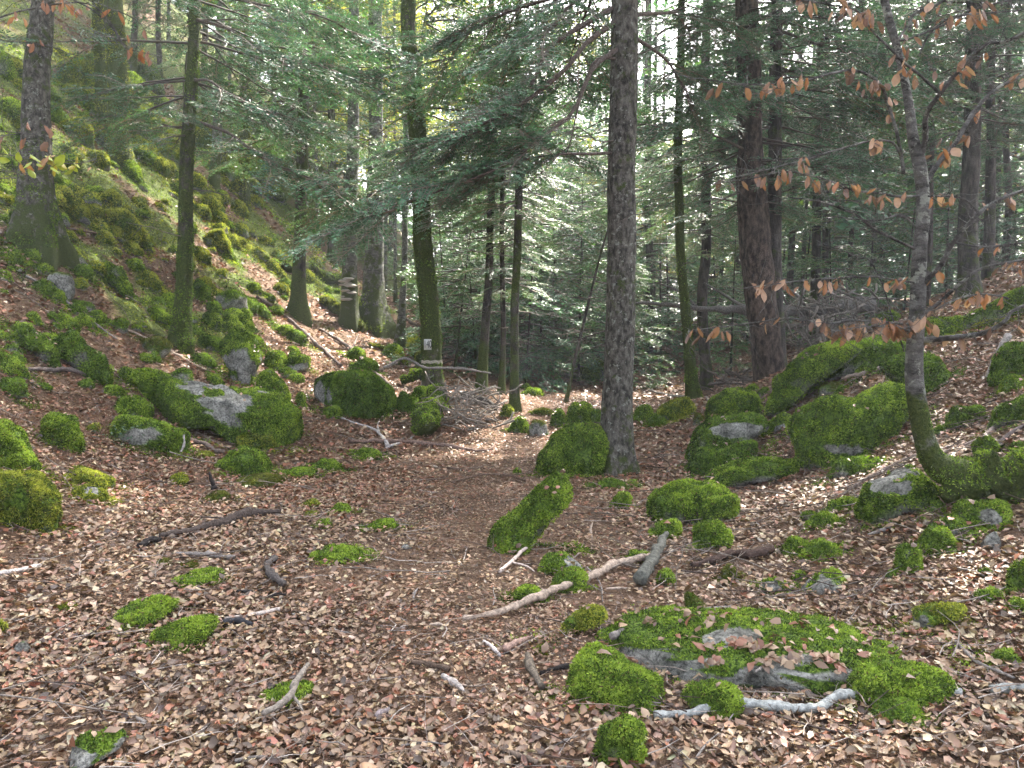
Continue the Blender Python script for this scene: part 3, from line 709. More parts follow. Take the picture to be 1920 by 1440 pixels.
B("left one of two touching moss cushions in the leaves of the bank", (1494,1038,50,30), tone='green')
B("right one of two touching moss cushions in the leaves of the bank", (1538,1050,70,40), tone='green')
B("moss cushion left of the grey-topped boulder", (1577,960,58,26), tone='green')
B("small shaggy moss cushion below the grey-topped boulder's left corner", (1542,992,60,34), tone='green')
B("small two-tone moss stone under the dark curved branch", (1366,1092,42,36), tone='olive', moss=.75)
B("low grey stone with a moss tuft on its right end", (1452,1112,60,26), tone='green', moss=.6, bare=[(1437,1102,22,10)])
B("half buried grey rock with moss on top and a pale twig across", (1545,1112,92,40), tone='green', moss=.45, bare=[(1522,1098,30,20)])
B("yellow-green moss stone with a grey squared end on the bank", [(1712,1182),(1714,1150),(1750,1128),(1800,1127),(1798,1152),(1760,1162),(1735,1185)], tone='yellow', bare=[(1722,1168,14,18)])
B("small moss cushion between the grey-ended stone and the edge", (1855,1132,46,28), tone='green')
B("moss cushion cut by the right edge, lower of the two", (1908,1150,46,30), tone='green')
B("tall moss hump cut by the right edge, upper of the two", [(1894,1115),(1898,1072),(1925,1048),(1960,1050),(1960,1118)], tone='green')
B("small dull moss tuft alone in the leaves right of the great flat rock", (1885,1250,46,30), tone='green')
B("great flat rock with quilted moss and bare grey patches in front", [(1040,1312),(1055,1255),(1110,1222),(1190,1205),(1290,1180),(1385,1152),(1450,1150),(1600,1183),(1720,1230),(1778,1280),(1740,1298),(1600,1295),(1480,1300),(1380,1305),(1250,1300),(1100,1315)], tone='green', kd=1.0, moss=.9, bare=[(1205,1232,62,20),(1290,1250,52,22),(1372,1195,50,16),(1492,1240,46,20),(1562,1264,62,16),(1455,1292,52,18),(1335,1284,46,14),(1410,1268,26,16)], rough=.5, base=(1410,1290))
B("shaggy moss tump at the near left end of the great flat rock", [(1045,1312),(1062,1252),(1110,1222),(1165,1235),(1250,1285),(1250,1318),(1150,1328)], tone='green', kd=.7)
B("shaggy moss tuft hanging over the silver branch", [(1275,1330),(1290,1285),(1330,1270),(1390,1310),(1385,1345),(1320,1352)], tone='green')
B("moss tussock under the right part of the silver branch", [(1625,1350),(1640,1318),(1700,1312),(1735,1330),(1722,1356),(1660,1362)], tone='shade')
B("rounded moss heap at the right end of the great flat rock", [(1580,1310),(1600,1260),(1660,1225),(1735,1245),(1778,1292),(1740,1330),(1640,1318)], tone='green')
B("square shaggy moss cushion nearest to the viewer", [(1113,1432),(1122,1362),(1168,1345),(1212,1362),(1212,1402),(1192,1440),(1150,1440)], tone='green', bare=[(1212,1392,10,22)], kd=.8)
B("long curved moss roll beside the path", [(1046,1192),(1058,1158),(1108,1140),(1132,1148),(1128,1166),(1075,1188)], tone='yellow', kd=.6)
B("ragged moss tuft left of the long pale branch", (985,1132,68,36), tone='green')
B("tiny spiky moss tuft in the pale sunlit leaves", (1015,1228,36,20), tone='yellow')
B("moss boulder with a bare grey shoulder above the long pale branch", [(1008,1075),(1018,1042),(1055,1033),(1085,1048),(1098,1070),(1060,1080)], tone='green', bare=[(1080,1052,18,12)])
B("round moss cushion in front of the grey-shouldered boulder", [(1035,1108),(1042,1072),(1078,1062),(1102,1080),(1100,1105),(1070,1112)], tone='green')
B("low moss pad left of the lichen-covered stub", (1203,1058,56,26), tone='green')
B("moss ball right of the lichen-covered stub", (1248,1098,42,28), tone='green')
B("narrow trail of dull moss between the flat rock and the pale branch", [(1282,1120),(1290,1102),(1320,1140),(1328,1168),(1300,1168)], tone='olive', dens=.6)
# --- moss pads along the path, left and near
B("moss pad with a twig on it in the middle of the path", (632,1057,112,36), tone='green')
B("low oval moss pad beside the grass tuft", (715,996,62,22), tone='green')
B("thin moss pad left of the grass tuft's pad, front of three", (606,991,50,16), tone='green')
B("thin moss pad, rear right of three in the path", (640,963,56,18), tone='green')
B("thin moss pad, rear left of three in the path", (583,952,42,15), tone='yellow')
B("very small moss disc between the three thin pads", (583,971,34,10), tone='yellow')
B("wedge-shaped moss pad with a notched right end below the grey stick", [(307,1095),(330,1078),(400,1068),(428,1080),(432,1102),(405,1102)], tone='green')
B("tilted oval moss pad, upper left one of the pair near the black wood", [(207,1177),(235,1142),(300,1117),(340,1138),(322,1152),(240,1176)], tone='green')
B("round moss pad touching the black wood", [(286,1214),(298,1178),(345,1158),(400,1160),(402,1195),(375,1212)], tone='green')
B("tiny yellow moss tuft alone in the leaves left of the pair", (125,1147,36,16), tone='yellow')
B("moss cushion under the forked grey stick", [(483,1320),(500,1296),(560,1283),(592,1290),(588,1310),(545,1328)], tone='green')
B("half buried stone with dark moss and a pale lichen corner at the front edge", [(123,1442),(138,1402),(158,1378),(200,1372),(243,1388),(242,1405),(185,1428)], tone='shade', moss=.75, bare=[(145,1424,24,22),(235,1395,16,12)])
B("sliver of yellow moss mound at the left edge below the big mound", (-6,1192,32,34), tone='yellow')
B("right end of the long flat moss strip left of the path", (614,884,66,24), tone='green')
B("middle piece of the long flat moss strip left of the path", (560,896,80,20), tone='green')
B("left end of the long flat moss strip left of the path", (492,914,104,26), tone='olive')
B("olive moss patch below the upright black stub", (410,940,54,20), tone='olive')
B("moss pad beside the dead forked branch on the path", (690,862,66,22), tone='green')
B("narrow moss streak in front of the grey stick", (300,1062,46,10), tone='olive')
B("second narrow moss streak right of the first, by the grey stick", (358,1064,48,13), tone='olive')
B("small grey stone poking from the leaves at the lower left", (42,1228,34,28), name="grey_stone", cat="stone", tone='olive', moss=.1)
B("flat dark grey stone in the middle of the path", (762,1030,26,10), name="grey_stone", cat="stone", tone='olive', moss=0.0)
# --- higher on the sunlit slope
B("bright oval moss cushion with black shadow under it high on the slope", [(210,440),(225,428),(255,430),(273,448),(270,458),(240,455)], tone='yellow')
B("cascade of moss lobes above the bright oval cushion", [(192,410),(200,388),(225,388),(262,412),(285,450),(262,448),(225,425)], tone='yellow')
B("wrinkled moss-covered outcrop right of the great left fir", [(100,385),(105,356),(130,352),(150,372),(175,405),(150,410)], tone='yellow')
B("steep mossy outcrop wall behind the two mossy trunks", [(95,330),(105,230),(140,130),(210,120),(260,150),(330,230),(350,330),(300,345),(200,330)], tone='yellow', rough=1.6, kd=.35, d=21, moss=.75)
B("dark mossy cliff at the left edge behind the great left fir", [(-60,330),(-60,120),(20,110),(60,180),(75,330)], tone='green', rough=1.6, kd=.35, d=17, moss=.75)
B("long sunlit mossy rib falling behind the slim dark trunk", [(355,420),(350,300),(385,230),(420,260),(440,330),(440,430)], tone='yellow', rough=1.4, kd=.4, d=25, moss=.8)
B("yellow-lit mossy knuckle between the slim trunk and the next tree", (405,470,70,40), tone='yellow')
# smaller stones heaped on the slope: told apart by nothing but their place
gl = "small moss-cushioned stone among many heaped on the rocky slope"
k = 0
while k < 215:
    px, py = RNG.uniform(0, 760), RNG.uniform(345, 735)
    if py > 735 - 0.02 * px or (px > 100 and py > 620 and px < 420) and RNG.random() < .7: continue
    sky_y = 470 + max(0, (px - 560)) * 0.75 if px > 520 else 345
    if py < sky_y: continue
    dens_ = 1.0 if px < 560 else .6
    if RNG.random() > dens_: continue
    s = RNG.uniform(14, 54) * (0.65 + 0.5 * (py / 735)); hh = s * RNG.uniform(.32, .6)
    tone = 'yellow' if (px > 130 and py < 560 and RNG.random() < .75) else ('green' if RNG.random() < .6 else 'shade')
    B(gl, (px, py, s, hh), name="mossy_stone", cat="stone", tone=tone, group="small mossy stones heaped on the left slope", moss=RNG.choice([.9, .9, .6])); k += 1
k = 0
while k < 75:
    px, py = RNG.uniform(-10, 520), RNG.uniform(70, 400)
    if py < 40 + max(0, px - 150) * .75: continue
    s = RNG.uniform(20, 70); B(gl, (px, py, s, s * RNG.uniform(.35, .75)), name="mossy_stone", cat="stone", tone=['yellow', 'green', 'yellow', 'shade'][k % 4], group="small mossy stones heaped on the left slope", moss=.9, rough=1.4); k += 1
k = 0
gr = "small mossy stone among the boulders scattered over the right bank"
while k < 26:
    px, py = RNG.uniform(1400, 1920), RNG.uniform(640, 1180)
    s = RNG.uniform(16, 34)
    B(gr, (px, py, s, s * .6), name="mossy_stone", cat="stone", tone='shade' if k % 2 else 'green', group="small mossy stones scattered over the right bank", moss=.75); k += 1

for tone in ('green', 'shade', 'yellow', 'olive'):
    L_ = [(q, d) for q, d, t in SKIRTS if t == tone]
    if not L_: continue
    reps = 7; q = np.concatenate([np.repeat(a, reps, 0) for a, d in L_]); dd_ = np.concatenate([np.full(len(a) * reps, d) for a, d in L_]); q = q + RNG.normal(0, 1, q.shape) * (Lg(dd_) * 1.8)[:, None]
    q[:, 2] = ground_h(q[:, 0], q[:, 1]) + .012
    v, f, c = fronds(q, np.tile([0, 0, 1.0], (len(q), 1)), Lg(dd_) * RNG.uniform(.6, 1.3, len(q)), tone)
    tag(link("ground_moss", new_mesh("ground_moss", v, [f], c, False, [M_MOSS]), kind='stuff'), "thin moss creeping over the ground around the boulders", "moss")

# leaves that fell on the boulders
VV = []; CC = []
for (Wv, T, vn, dist, ar) in LEAFSPOTS:
    if dist > 13: continue
    up = sstep(.45, .9, vn[T].mean(1)[:, 2]) * (Wv[T].mean(1)[:, 2] > ground_h(Wv[T].mean(1)[:, 0], Wv[T].mean(1)[:, 1]) + .01)
    n = int(min(60, 12 * ar + RNG.integers(0, 4)))
    if ar > 1.2 and dist < 4.5: n = 110
    if n < 1: continue
    if .5 < ar and dist < 3.9:        # drifts caught in the hollows of the great flat rock
        cx_, cy_, _q = to_px(Wv[T].mean(1)); inn = np.zeros(len(T))
        for (ex, ey, rx, ry) in [(1500, 1262, 95, 32), (1320, 1262, 60, 24), (1235, 1262, 40, 12), (1420, 1212, 50, 12), (1400, 1292, 60, 14)]: inn = np.maximum(inn, 1.0 * (((cx_ - ex) / rx) ** 2 + ((cy_ - ey) / ry) ** 2 < 1))
        n = 230; up = up * (.03 + inn * RNG.random(len(T)) ** 2)
    g = surface_points(Wv, T, n, up)
    if g is None: continue
    P, Nn, _k = g; n = len(P); L = RNG.uniform(.03, .07, n); th = unit(RNG.normal(size=(n, 3))); nr = unit(Nn + RNG.normal(0, .3, (n, 3))); a = unit(th - nr * (th * nr).sum(1)[:, None]); b_ = np.cross(nr, a)
    P = P + Nn * (.012 + .002 * dist); A = a * L[:, None]; Bq = b_ * (L * .55)[:, None]; U = nr * L[:, None]
    s_ = np.array([(-.5, 0, .0), (-.18, .42, .22), (.2, .5, .2), (.5, 0, .05), (.2, -.5, .25), (-.2, -.42, .15)]); j = RNG.normal(0, .08, (n, 6, 1))
    VV.append((P[:, None] + A[:, None] * (s_[None, :, :1] + j) + Bq[:, None] * (s_[None, :, 1:2] + j) + U[:, None] * (s_[None, :, 2:3] + j)).reshape(-1, 3))
    CC.append(np.repeat(LEAFCOL[RNG.choice([0, 0, 2, 2, 3, 5], n)] * .8 * RNG.uniform(.8, 1.2, (n, 1)), 6, 0))
VV = np.concatenate(VV); CC = np.concatenate(CC); i = np.arange(len(VV) // 6)[:, None] * 6
me = new_mesh("leaves_on_stones", VV, [i + np.array([[0, 1, 4, 5]]), i + np.array([[1, 2, 3, 4]])], CC, False, [M_LITTER])
tag(link("fallen_leaves", me, kind='stuff'), "single dry leaves lying on the tops of the mossy boulders", "fallen leaves")

# moss carpet growing straight on the slope
n = 170000
y = RNG.uniform(8, 32, n); x = RNG.uniform(-1, 1, n) * (0.7 * y + 1); 
P = np.stack([x, y, ground_h(x, y)], -1); ma = moss_amount(P)
keep = RNG.random(n) < ma; P = P[keep]
e = 0.05
gx = (ground_h(P[:, 0] + e, P[:, 1]) - ground_h(P[:, 0] - e, P[:, 1])) / (2 * e); gy = (ground_h(P[:, 0], P[:, 1] + e) - ground_h(P[:, 0], P[:, 1] - e)) / (2 * e)
Nn = unit(np.stack([-gx, -gy, np.ones(len(P))], -1))
sp = vnoise(P * 0.7)
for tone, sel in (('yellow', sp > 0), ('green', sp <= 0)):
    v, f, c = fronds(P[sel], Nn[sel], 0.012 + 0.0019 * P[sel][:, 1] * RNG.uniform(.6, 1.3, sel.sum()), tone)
    me = new_mesh("hillside_moss", v, [f], c, False, [M_MOSS])
    tag(link("hillside_moss", me, kind='stuff'), "bright moss carpet growing over the rocky hillside", "moss")

# ------------------------------------------------------------------ sticks, branches and logs on the ground
def ground_line(poly, m=None, lift=None, d=None):
    p = np.array(poly, float)
    if d is None: H = hit(p[:, 0], p[:, 1])
    else: H = at_d(p[:, 0], p[:, 1], np.full(len(p), d) if np.isscalar(d) else np.array(d, float))
    if lift is not None: H[:, 2] += np.array(lift)
    return H
def stick(label, poly, wpx, col=(0.26, 0.21, 0.17), name="dead_branch", cat="branch", up=0.0, side=(), d=None, group=None, moss=0, mat=None, sides=8, parts=()):
    H = ground_line(poly, d=d); m = max(18, 8 * len(poly))
    w = np.interp(np.linspace(0, 1, m), np.linspace(0, 1, len(wpx) if hasattr(wpx, '__len__') else 1), np.atleast_1d(wpx).astype(float)) if hasattr(wpx, '__len__') else np.full(m, float(wpx))
    C = resample(H, m); R = w * C[:, 1] / FPX / 2
    if d is None:
        C[:, 2] = np.maximum(C[:, 2], ground_h(C[:, 0], C[:, 1])) + R * .78 + 0.02 + up
        C[:, 2] = np.convolve(np.pad(C[:, 2], 1, 'edge'), [.25, .5, .25], 'valid')
    org = C[0].copy(); C = C - org
    C += np.stack([fbm(C * 6 + poly[0][0], 2), fbm(C * 6 + 40 + poly[0][1], 2), fbm(C * 6 + 80, 2)], 1) * R[:, None] * .35
    R = R * (1 + .30 * fbm(C * 26 + 3, 3)); v, q, t = tube(C, R, sides)
    vn = vnoise(v * 28)
    ctr = np.repeat(C, sides, 0); ctr = np.concatenate([ctr, C[:1], C[-1:]])
    v = v + (v - ctr) * (vn * .26 + .2 * vnoise(v * 70))[:, None]
    bgx = Bag()
    mt = mat or M_TWIG
    cc = np.broadcast_to(np.array(col), (len(v), 3)) if mt is M_TWIG else np.full((len(v), 3), moss)
    bgx.add(v, q, t, cc)
    o = link(name, bgx.mesh(name, mt, True), loc=org); tag(o, label, cat, group)
    for sp_ in side:           # side shoots: each a part
        Hs = ground_line(sp_[0], d=d if d is not None else None)
        ms = 10; Cs = resample(Hs, ms); Rs = np.linspace(sp_[1], sp_[1] * .45, ms) * Cs[:, 1] / FPX / 2
        if d is None:
            Cs[:, 2] = np.maximum(Cs[:, 2], ground_h(Cs[:, 0], Cs[:, 1])) + Rs + 0.015 + up
            Cs[0] = (C + org)[np.argmin(np.linalg.norm(C + org - Cs[0], axis=1))]
        b2 = Bag(); vv, qq, tt = tube(Cs - org, Rs, 6); b2.add(vv, qq, tt, np.array(col) if mt is M_TWIG else (moss,) * 3)
        link("side_branch", b2.mesh("side_branch", mt, True), parent=o)
    if mt is not M_TWIG and moss > .3:
        T = np.concatenate([q[:, [0, 1, 2]], q[:, [0, 2, 3]]]); Lf = 0.008 + .0019 * org[1]
        a_, b_, c_ = v[T[:, 0]], v[T[:, 1]], v[T[:, 2]]; fn = np.cross(b_ - a_, c_ - a_)
        outw = (a_ + b_ + c_) / 3 - ctr[T].mean(1); sgn = np.sign((fn * outw).sum(1)); 
        wg = sstep(-.3, .4, (unit(fn) * sgn[:, None])[:, 2]); ar = (np.linalg.norm(fn, axis=1) * .5 * wg).sum(); nn_ = int(min(10 * moss * ar / Lf ** 2, 9000))
        if nn_ > 10:
            pp, nn2, kk = surface_points(v, T, nn_, wg); nn2 = nn2 * sgn[kk][:, None]
            vv, ff, c2 = fronds(pp, nn2, Lf * RNG.uniform(.6, 1.3, nn_), 'yellow' if moss > 1 else 'green')
            link("moss", new_mesh("moss", vv, [ff], c2, False, [M_MOSS]), parent=o, kind='stuff')
    return o
PALE, BRN, DRK, GRY, SIL = (0.30, .235, .185), (.105, .07, .05), (.022, .018, .017), (.18, .16, .145), (.25, .26, .25)
S = stick
S("long pale brown branch lying diagonally up the bank from the path", [(868,1172),(900,1168),(960,1153),(1050,1118),(1130,1085),(1180,1066),(1238,1052)], [9,13,15,16,17,14,12], PALE, up=0.015)
S("short grey stub crusted with lichen, leaning across the long pale branch", [(1203,1105),(1228,1062),(1250,1014)], [22,19,11], (.10,.10,.085), sides=14, up=0.03)
S("dark branch with mossy middle lying across the leaves, thick at its right", [(300,1012),(370,1000),(430,985),(470,972),(527,968)], [9,13,17,19,9], (.06,.045,.038), side=[([(430,985),(455,962)],4)])
S("black rotten lump of wood at the left end of the dark branch", [(262,1032),(280,1024),(302,1020)], [10,14,10], DRK, name="rotten_wood", cat="wood")
S("pale grey stick below the dark branch", [(328,1044),(370,1046),(410,1052),(440,1052)], [5,10,11,8], GRY)
S("pale stick with a cut white end resting on black wood", [(412,1168),(460,1162),(500,1157),(525,1152)], [4,8,9,9], (.40,.34,.30))
S("chunk of black wet wood against the round moss pad", [(420,1176),(445,1174),(472,1180)], [10,15,8], (.03,.03,.035), name="rotten_wood", cat="wood")
S("forked grey stick resting on the moss cushion near the viewer", [(494,1370),(520,1358),(545,1338),(553,1315),(570,1288),(578,1276)], [9,12,15,12,10,9], (.19,.165,.14), side=[([(548,1335),(560,1348),(568,1362)],8)], up=0.05)
S("twisted dark root piece standing in the path", [(512,1056),(500,1072),(512,1090),(535,1106)], [14,10,15,13], (.07,.06,.055), name="root", cat="root")
S("thin black stick left of the twisted root", [(430,1113),(460,1116),(492,1112)], [3,6,4], DRK)
S("short black stick under the twisted root", [(506,1124),(522,1121),(536,1122)], [4,7,5], DRK)
S("brown crumbling stick between the moss pads", [(388,1125),(402,1134),(420,1142)], [7,9,6], (.11,.07,.05))
S("long silver-grey branch curving along the front of the great flat rock", [(1230,1352),(1300,1348),(1365,1336),(1440,1340),(1530,1342),(1575,1322),(1640,1318),(1705,1318)], [13,17,21,20,19,20,19,16], SIL, sides=10)
S("silver branch piece with a bent-back fork at the lower right", [(1742,1328),(1748,1314),(1800,1311),(1806,1311)], [8,12,15,14], SIL, sides=10, side=[([(1742,1328),(1765,1338),(1795,1345)],8)])
S("smooth silver log end reaching out over the right edge", [(1858,1308),(1900,1302),(1960,1296)], [16,15,14], SIL, sides=10)
S("grey crooked branch lying on the upper edge of the great flat rock", [(1148,1222),(1180,1208),(1215,1205),(1280,1182),(1370,1164)], [12,11,12,9,8], GRY, up=0.05)
S("sawn brown wood piece with black side in the sunlit leaves", [(944,1226),(970,1215),(996,1202)], [12,14,9], (.30,.20,.16), name="wood_piece", cat="wood")
S("short pale stick lying against the sawn wood piece", [(908,1212),(922,1222),(938,1240)], [6,8,6], (.36,.32,.31))
S("dark weathered wedge of wood pointing at the viewer", [(988,1236),(998,1270),(1016,1302)], [8,19,12], (.11,.09,.07), name="wood_wedge", cat="wood")
S("black branch end poking from under the near moss tump", [(1012,1272),(1040,1264),(1065,1258)], [6,10,12], DRK)
S("brown stick in the leaves left of the weathered wedge", [(763,1250),(800,1256),(842,1266)], [7,11,9], (.08,.055,.04))
S("splintered grey wood shard below the brown stick", [(832,1276),(850,1292),(870,1308)], [8,14,6], (.30,.27,.25), name="wood_shard", cat="wood")
S("thin curved pale twig touching the wood shard", [(858,1292),(890,1295),(922,1290)], 4, PALE)
S("dark wood chip with pale top at the bottom centre", [(704,1356),(716,1348),(730,1342)], [8,12,9], (.17,.14,.14), name="wood_chip", cat="wood")
S("smooth brown stick at the bottom edge right of centre", [(922,1408),(958,1424),(1010,1446)], [8,10,11], (.12,.09,.07), side=[([(982,1434),(998,1418),(1004,1404)],4)])
S("long thin twig lying level at the bottom edge", [(752,1408),(800,1403),(842,1407)], [4,6,4], GRY)
S("pale twig below the level one at the bottom edge", [(765,1413),(800,1420),(822,1428)], [3,5,4], PALE)
S("grey stick at the bottom edge near the lichen-cornered stone", [(440,1438),(480,1431),(525,1436)], [6,8,6], GRY)
S("short brown stick in the leaves at the lower left", [(192,1275),(205,1285),(220,1292)], [5,9,7], (.15,.10,.075))
S("stubby stick pair in the lower left leaves", [(246,1345),(256,1358),(272,1366)], [5,8,7], GRY, side=[([(246,1352),(240,1360)],5)])
S("pale stick reaching in from the left edge", [(-20,1088),(30,1080),(75,1066)], [10,9,6], (.34,.31,.30))
S("brown dead branch lying level across the path, left half mossy", [(655,831),(705,832),(760,834),(830,840),(892,850)], [7,8,8,8,6], (.15,.10,.08), side=[([(880,850),(918,846),(932,828)],5)])
S("forked silver dead branch standing on the level branch", [(728,842),(712,820),(700,808),(662,795),(640,788)], [8,7,6,4,3], (.33,.30,.28), side=[([(712,820),(708,800),(712,790)],5),([(728,842),(770,826),(788,804)],5)])
S("thin level twig in the red leaves of the path, left one", [(757,910),(790,905),(835,902)], 4, BRN)
S("thin bowed twig in the red leaves of the path, right one", [(845,908),(900,896),(950,896),(985,906)], 4, BRN)
S("dark twig lying lengthwise in the middle distance of the path", [(905,880),(870,885),(830,880)], 4, BRN)
S("black and brown curved branch lying across the bank below the cluster", [(1298,1068),(1340,1058),(1370,1046),(1410,1050),(1448,1040)], [10,13,12,17,14], (.06,.038,.03))
S("short pale stick in front of the shaggy square moss cushion's right", [(1350,970),(1385,964),(1422,962)], [7,8,5], PALE)
S("curved grey stick lying on the great flat rock", [(1415,1305),(1450,1284),(1480,1282),(1512,1292)], [4,7,9,5], GRY, up=0.09)
S("long brown root-like branch running up to the grey-topped boulder", [(1590,925),(1640,898),(1690,872),(1720,860)], [6,9,9,7], (.16,.12,.10))
S("long dead branch behind the lying mossy trunk, reaching the right edge", [(1762,858),(1840,828),(1880,796),(1940,758)], [5,8,10,9], (.24,.19,.17), side=[([(1800,846),(1850,850),(1890,832)],6)])
S("dark branch crossing just under the pale one at the right edge", [(1815,878),(1870,842),(1900,818),(1950,790)], [5,8,9,8], (.09,.07,.065))
S("pale curved branch lying between the small dome and the quilted boulder", [(1580,714),(1625,704),(1672,686),(1700,676)], [6,8,7,5], PALE)
S("pale grey pole leaning on the bank near the right edge", [(1850,708),(1870,665),(1893,628)], [9,11,12], (.28,.25,.23), d=8.0)
S("short upright black stub in the leaves below the dome", [(400,916),(396,900),(392,884)], [10,8,4], DRK, d=7.75)
S("dark branch hooked over the leaves left of the dome", [(345,828),(380,836),(405,850),(422,852)], [6,8,9,7], (.12,.09,.075))
S("little white upright twig at the end of the undercut wedge boulder", [(340,846),(346,832),(345,815)], [3,4,3], (.38,.35,.33), d=8.9)
S("pale crossed stick below the long mossy boulder", [(938,1084),(958,1066),(1000,1030)], [6,7,7], (.40,.33,.29), side=[([(958,1066),(985,1072),(1002,1082)],5)], up=0.02)
S("thin pale twig rising from the grey-shouldered boulder", [(1100,1070),(1125,1100),(1130,1135)], [4,3,2], GRY)
S("long thin dark twig on the bank, highest of the crossing ones", [(1690,1085),(1740,1120),(1790,1165)], [5,4,3], BRN)
S("bundle twig lying by the small dull moss tuft", [(1790,1210),(1830,1250),(1900,1282)], [5,7,5], GRY, side=[([(1830,1250),(1815,1215),(1800,1190)],4),([(1850,1262),(1870,1290)],3)])
S("thin straight stick across the leaves at the lower right", [(1770,1360),(1830,1346),(1888,1338)], [4,6,4], (.24,.17,.13))
S("short brown peg by the silver branch fork", [(1746,1378),(1765,1355),(1788,1325)], [4,6,4], BRN)
S("thin grey twig on the leaves of the bottom right", [(1305,1432),(1325,1405),(1348,1384)], [4,4,3], GRY)
S("straight brown twig left of the square moss cushion at the bottom", [(1358,1388),(1440,1378),(1530,1366)], [3,4,3], BRN)
S("thin long branch lying down the left slope", [(48,520),(100,548),(150,590),(220,640)], [4,5,5,3], GRY)
S("dark rotten log end under the flat stones at the left", [(52,697),(100,700),(140,702),(178,712)], [5,8,9,6], (.10,.08,.075))
S("thin pale branch leaning on the foot of the slim dark trunk", [(235,620),(290,645),(350,680),(380,694)], [4,5,5,3], PALE)
S("long thin branch on the upper slope above the grey squared stone", [(125,430),(200,445),(270,462)], [3,4,3], BRN)
S("long dark branch lying down the slope right of the leaning tree", [(480,560),(545,605),(600,655),(640,690)], [6,7,6,5], (.12,.09,.08))
S("second long branch lying down the slope towards the numbered tree", [(600,620),(660,660),(700,700),(740,735)], [6,8,7,5], (.13,.10,.085), side=[([(660,660),(672,630)],5),([(700,700),(735,690),(765,665)],5)])
S("thin branch lying across behind the foot of the numbered tree", [(720,690),(760,672),(800,690),(860,690),(920,700)], [5,5,5,5,3], GRY, d=14.4)
S("mossy yellow-lit log lying down the slope beside the fungus tree", [(602,570),(640,595),(665,612),(682,626)], [16,20,20,16], name="mossy_log", cat="log", mat=M_MOSSBARK, moss=1.2, sides=12)
S("dark fallen log with mossy back high on the back slope", [(505,498),(560,515),(600,525),(645,540)], [8,16,20,18], name="mossy_log", cat="log", mat=M_MOSSBARK, moss=.5, sides=12)
S("bright mossy log standing out behind the numbered tree", [(772,645),(782,668),(796,692)], [15,22,26], name="mossy_log", cat="log", mat=M_MOSSBARK, moss=1.2, sides=12)
S("dark mossy log lying level behind the foot of the numbered tree", [(752,712),(775,706),(802,700)], [14,18,18], name="mossy_log", cat="log", mat=M_MOSSBARK, moss=.7, sides=12, d=15.3)
S("mossy log pointing towards the viewer in front of the numbered tree", [(797,822),(805,795),(820,762)], [44,42,34], name="mossy_log", cat="log", mat=M_MOSSBARK, moss=1.0, sides=14)
S("thin mossy trunk lying down the slope below the grey giant", [(690,650),(730,662),(765,690)], [7,8,5], name="mossy_log", cat="log", mat=M_MOSSBARK, moss=1.1)
S("long mossy branch on the far slope left of the numbered tree", [(745,585),(760,600),(790,620),(800,628)], [5,6,6,4], (.14,.11,.09))
S("dark flat log lying behind the twig heap", [(868,745),(900,755),(930,770)], [12,14,10], (.07,.06,.05), name="rotten_log", cat="log")
S("level dead branch on the forest floor right of the great fir", [(1215,735),(1255,745),(1300,752),(1330,760)], [5,6,5,4], GRY)
S("dark fallen branch beyond the great fir on the right", [(1190,690),(1225,715),(1260,725)], [4,6,4], (.11,.09,.08))
# scattered short sticks
for (px, py) in [(85,1320),(150,1250),(330,1300),(420,1250),(640,1190),(690,1240),(560,1400),(330,1395),(880,1350),(1060,1400),(1250,1400),(1450,1410),(1660,1400),(1850,1400),(1590,1060),(1640,1130),(1480,1130),(1230,1150),(1160,1110),(780,1120),(820,1180),(560,1160),(200,1060),(110,1010),(180,985),(700,930),(560,1010),(830,960),(1110,1000),(1390,1010),(1590,1010),(1650,1000),(1820,1080),(1650,1210),(1820,1380),(930,1300)]:
    a = RNG.uniform(-.6, .6) + (0 if RNG.random() < .75 else 1.2); L = RNG.uniform(22, 55) * (0.5 + py / 1440 * .7)
    S("short thin stick lying loose among the fallen leaves", [(px - L/2 * math.cos(a), py + L/2 * math.sin(a) * .6), (px + RNG.uniform(-4, 4), py + RNG.uniform(-3, 3)), (px + L/2 * math.cos(a), py - L/2 * math.sin(a) * .6)], [3, RNG.uniform(4, 7), 3], [PALE, BRN, GRY][RNG.integers(3)], name="stick", cat="stick", group="short sticks lying loose among the leaves")

# heap of bleached twigs at the end of the old wall, and the brush pile behind the double trunk
def brush(name, label, cx, cy, d, w, h, n, col, seed, spread=1.0, wpx=(3, 6)):
    r = np.random.default_rng(seed); o = empty(name, at_d(cx, cy, d)); tag(o, label, "branch heap")
    O = at_d(cx, cy, d); m = d / FPX
    for k in range(n):
        a = r.uniform(0.15, 2.99) ; L = r.uniform(.5, 1.1) * w * m * .5
        st = np.array([r.normal(0, .18) * w * m, r.normal(0, .25) * w * m, r.uniform(0, .9) * h * m])
        dr = np.array([math.cos(a) * spread, r.normal(0, .4), -abs(math.sin(a)) * h / w * 1.3 * r.choice([1, 1, -.6])])
        Pn = st + dr * np.linspace(-.5, .5, 5)[:, None] * L + r.normal(0, .035 * L, (5, 3))
        gz = ground_h(Pn[:, 0] + O[0], Pn[:, 1] + O[1]) - O[2]; Pn[:, 2] = np.maximum(Pn[:, 2], gz + .015)
        R = r.uniform(*wpx) * m / 2 * np.linspace(1, .45, 5)
        b = Bag(); v, q, t = tube(Pn, R, 5); b.add(v, q, t, np.array(col) * r.uniform(.6, 1.25))
        link("branch", b.mesh("branch", M_TWIG, True), parent=o)
brush("twig_heap", "heap of bleached bare twigs piled against the old wall right of the numbered tree", 880, 800, 12.9, 160, 85, 90, (.22, .19, .16), 3, wpx=(2, 4.5))
brush("brush_pile", "grey brush pile of dead branches behind the scaly double trunk", 1545, 655, 17, 200, 110, 130, (.17, .15, .13), 5, wpx=(2, 5.5))
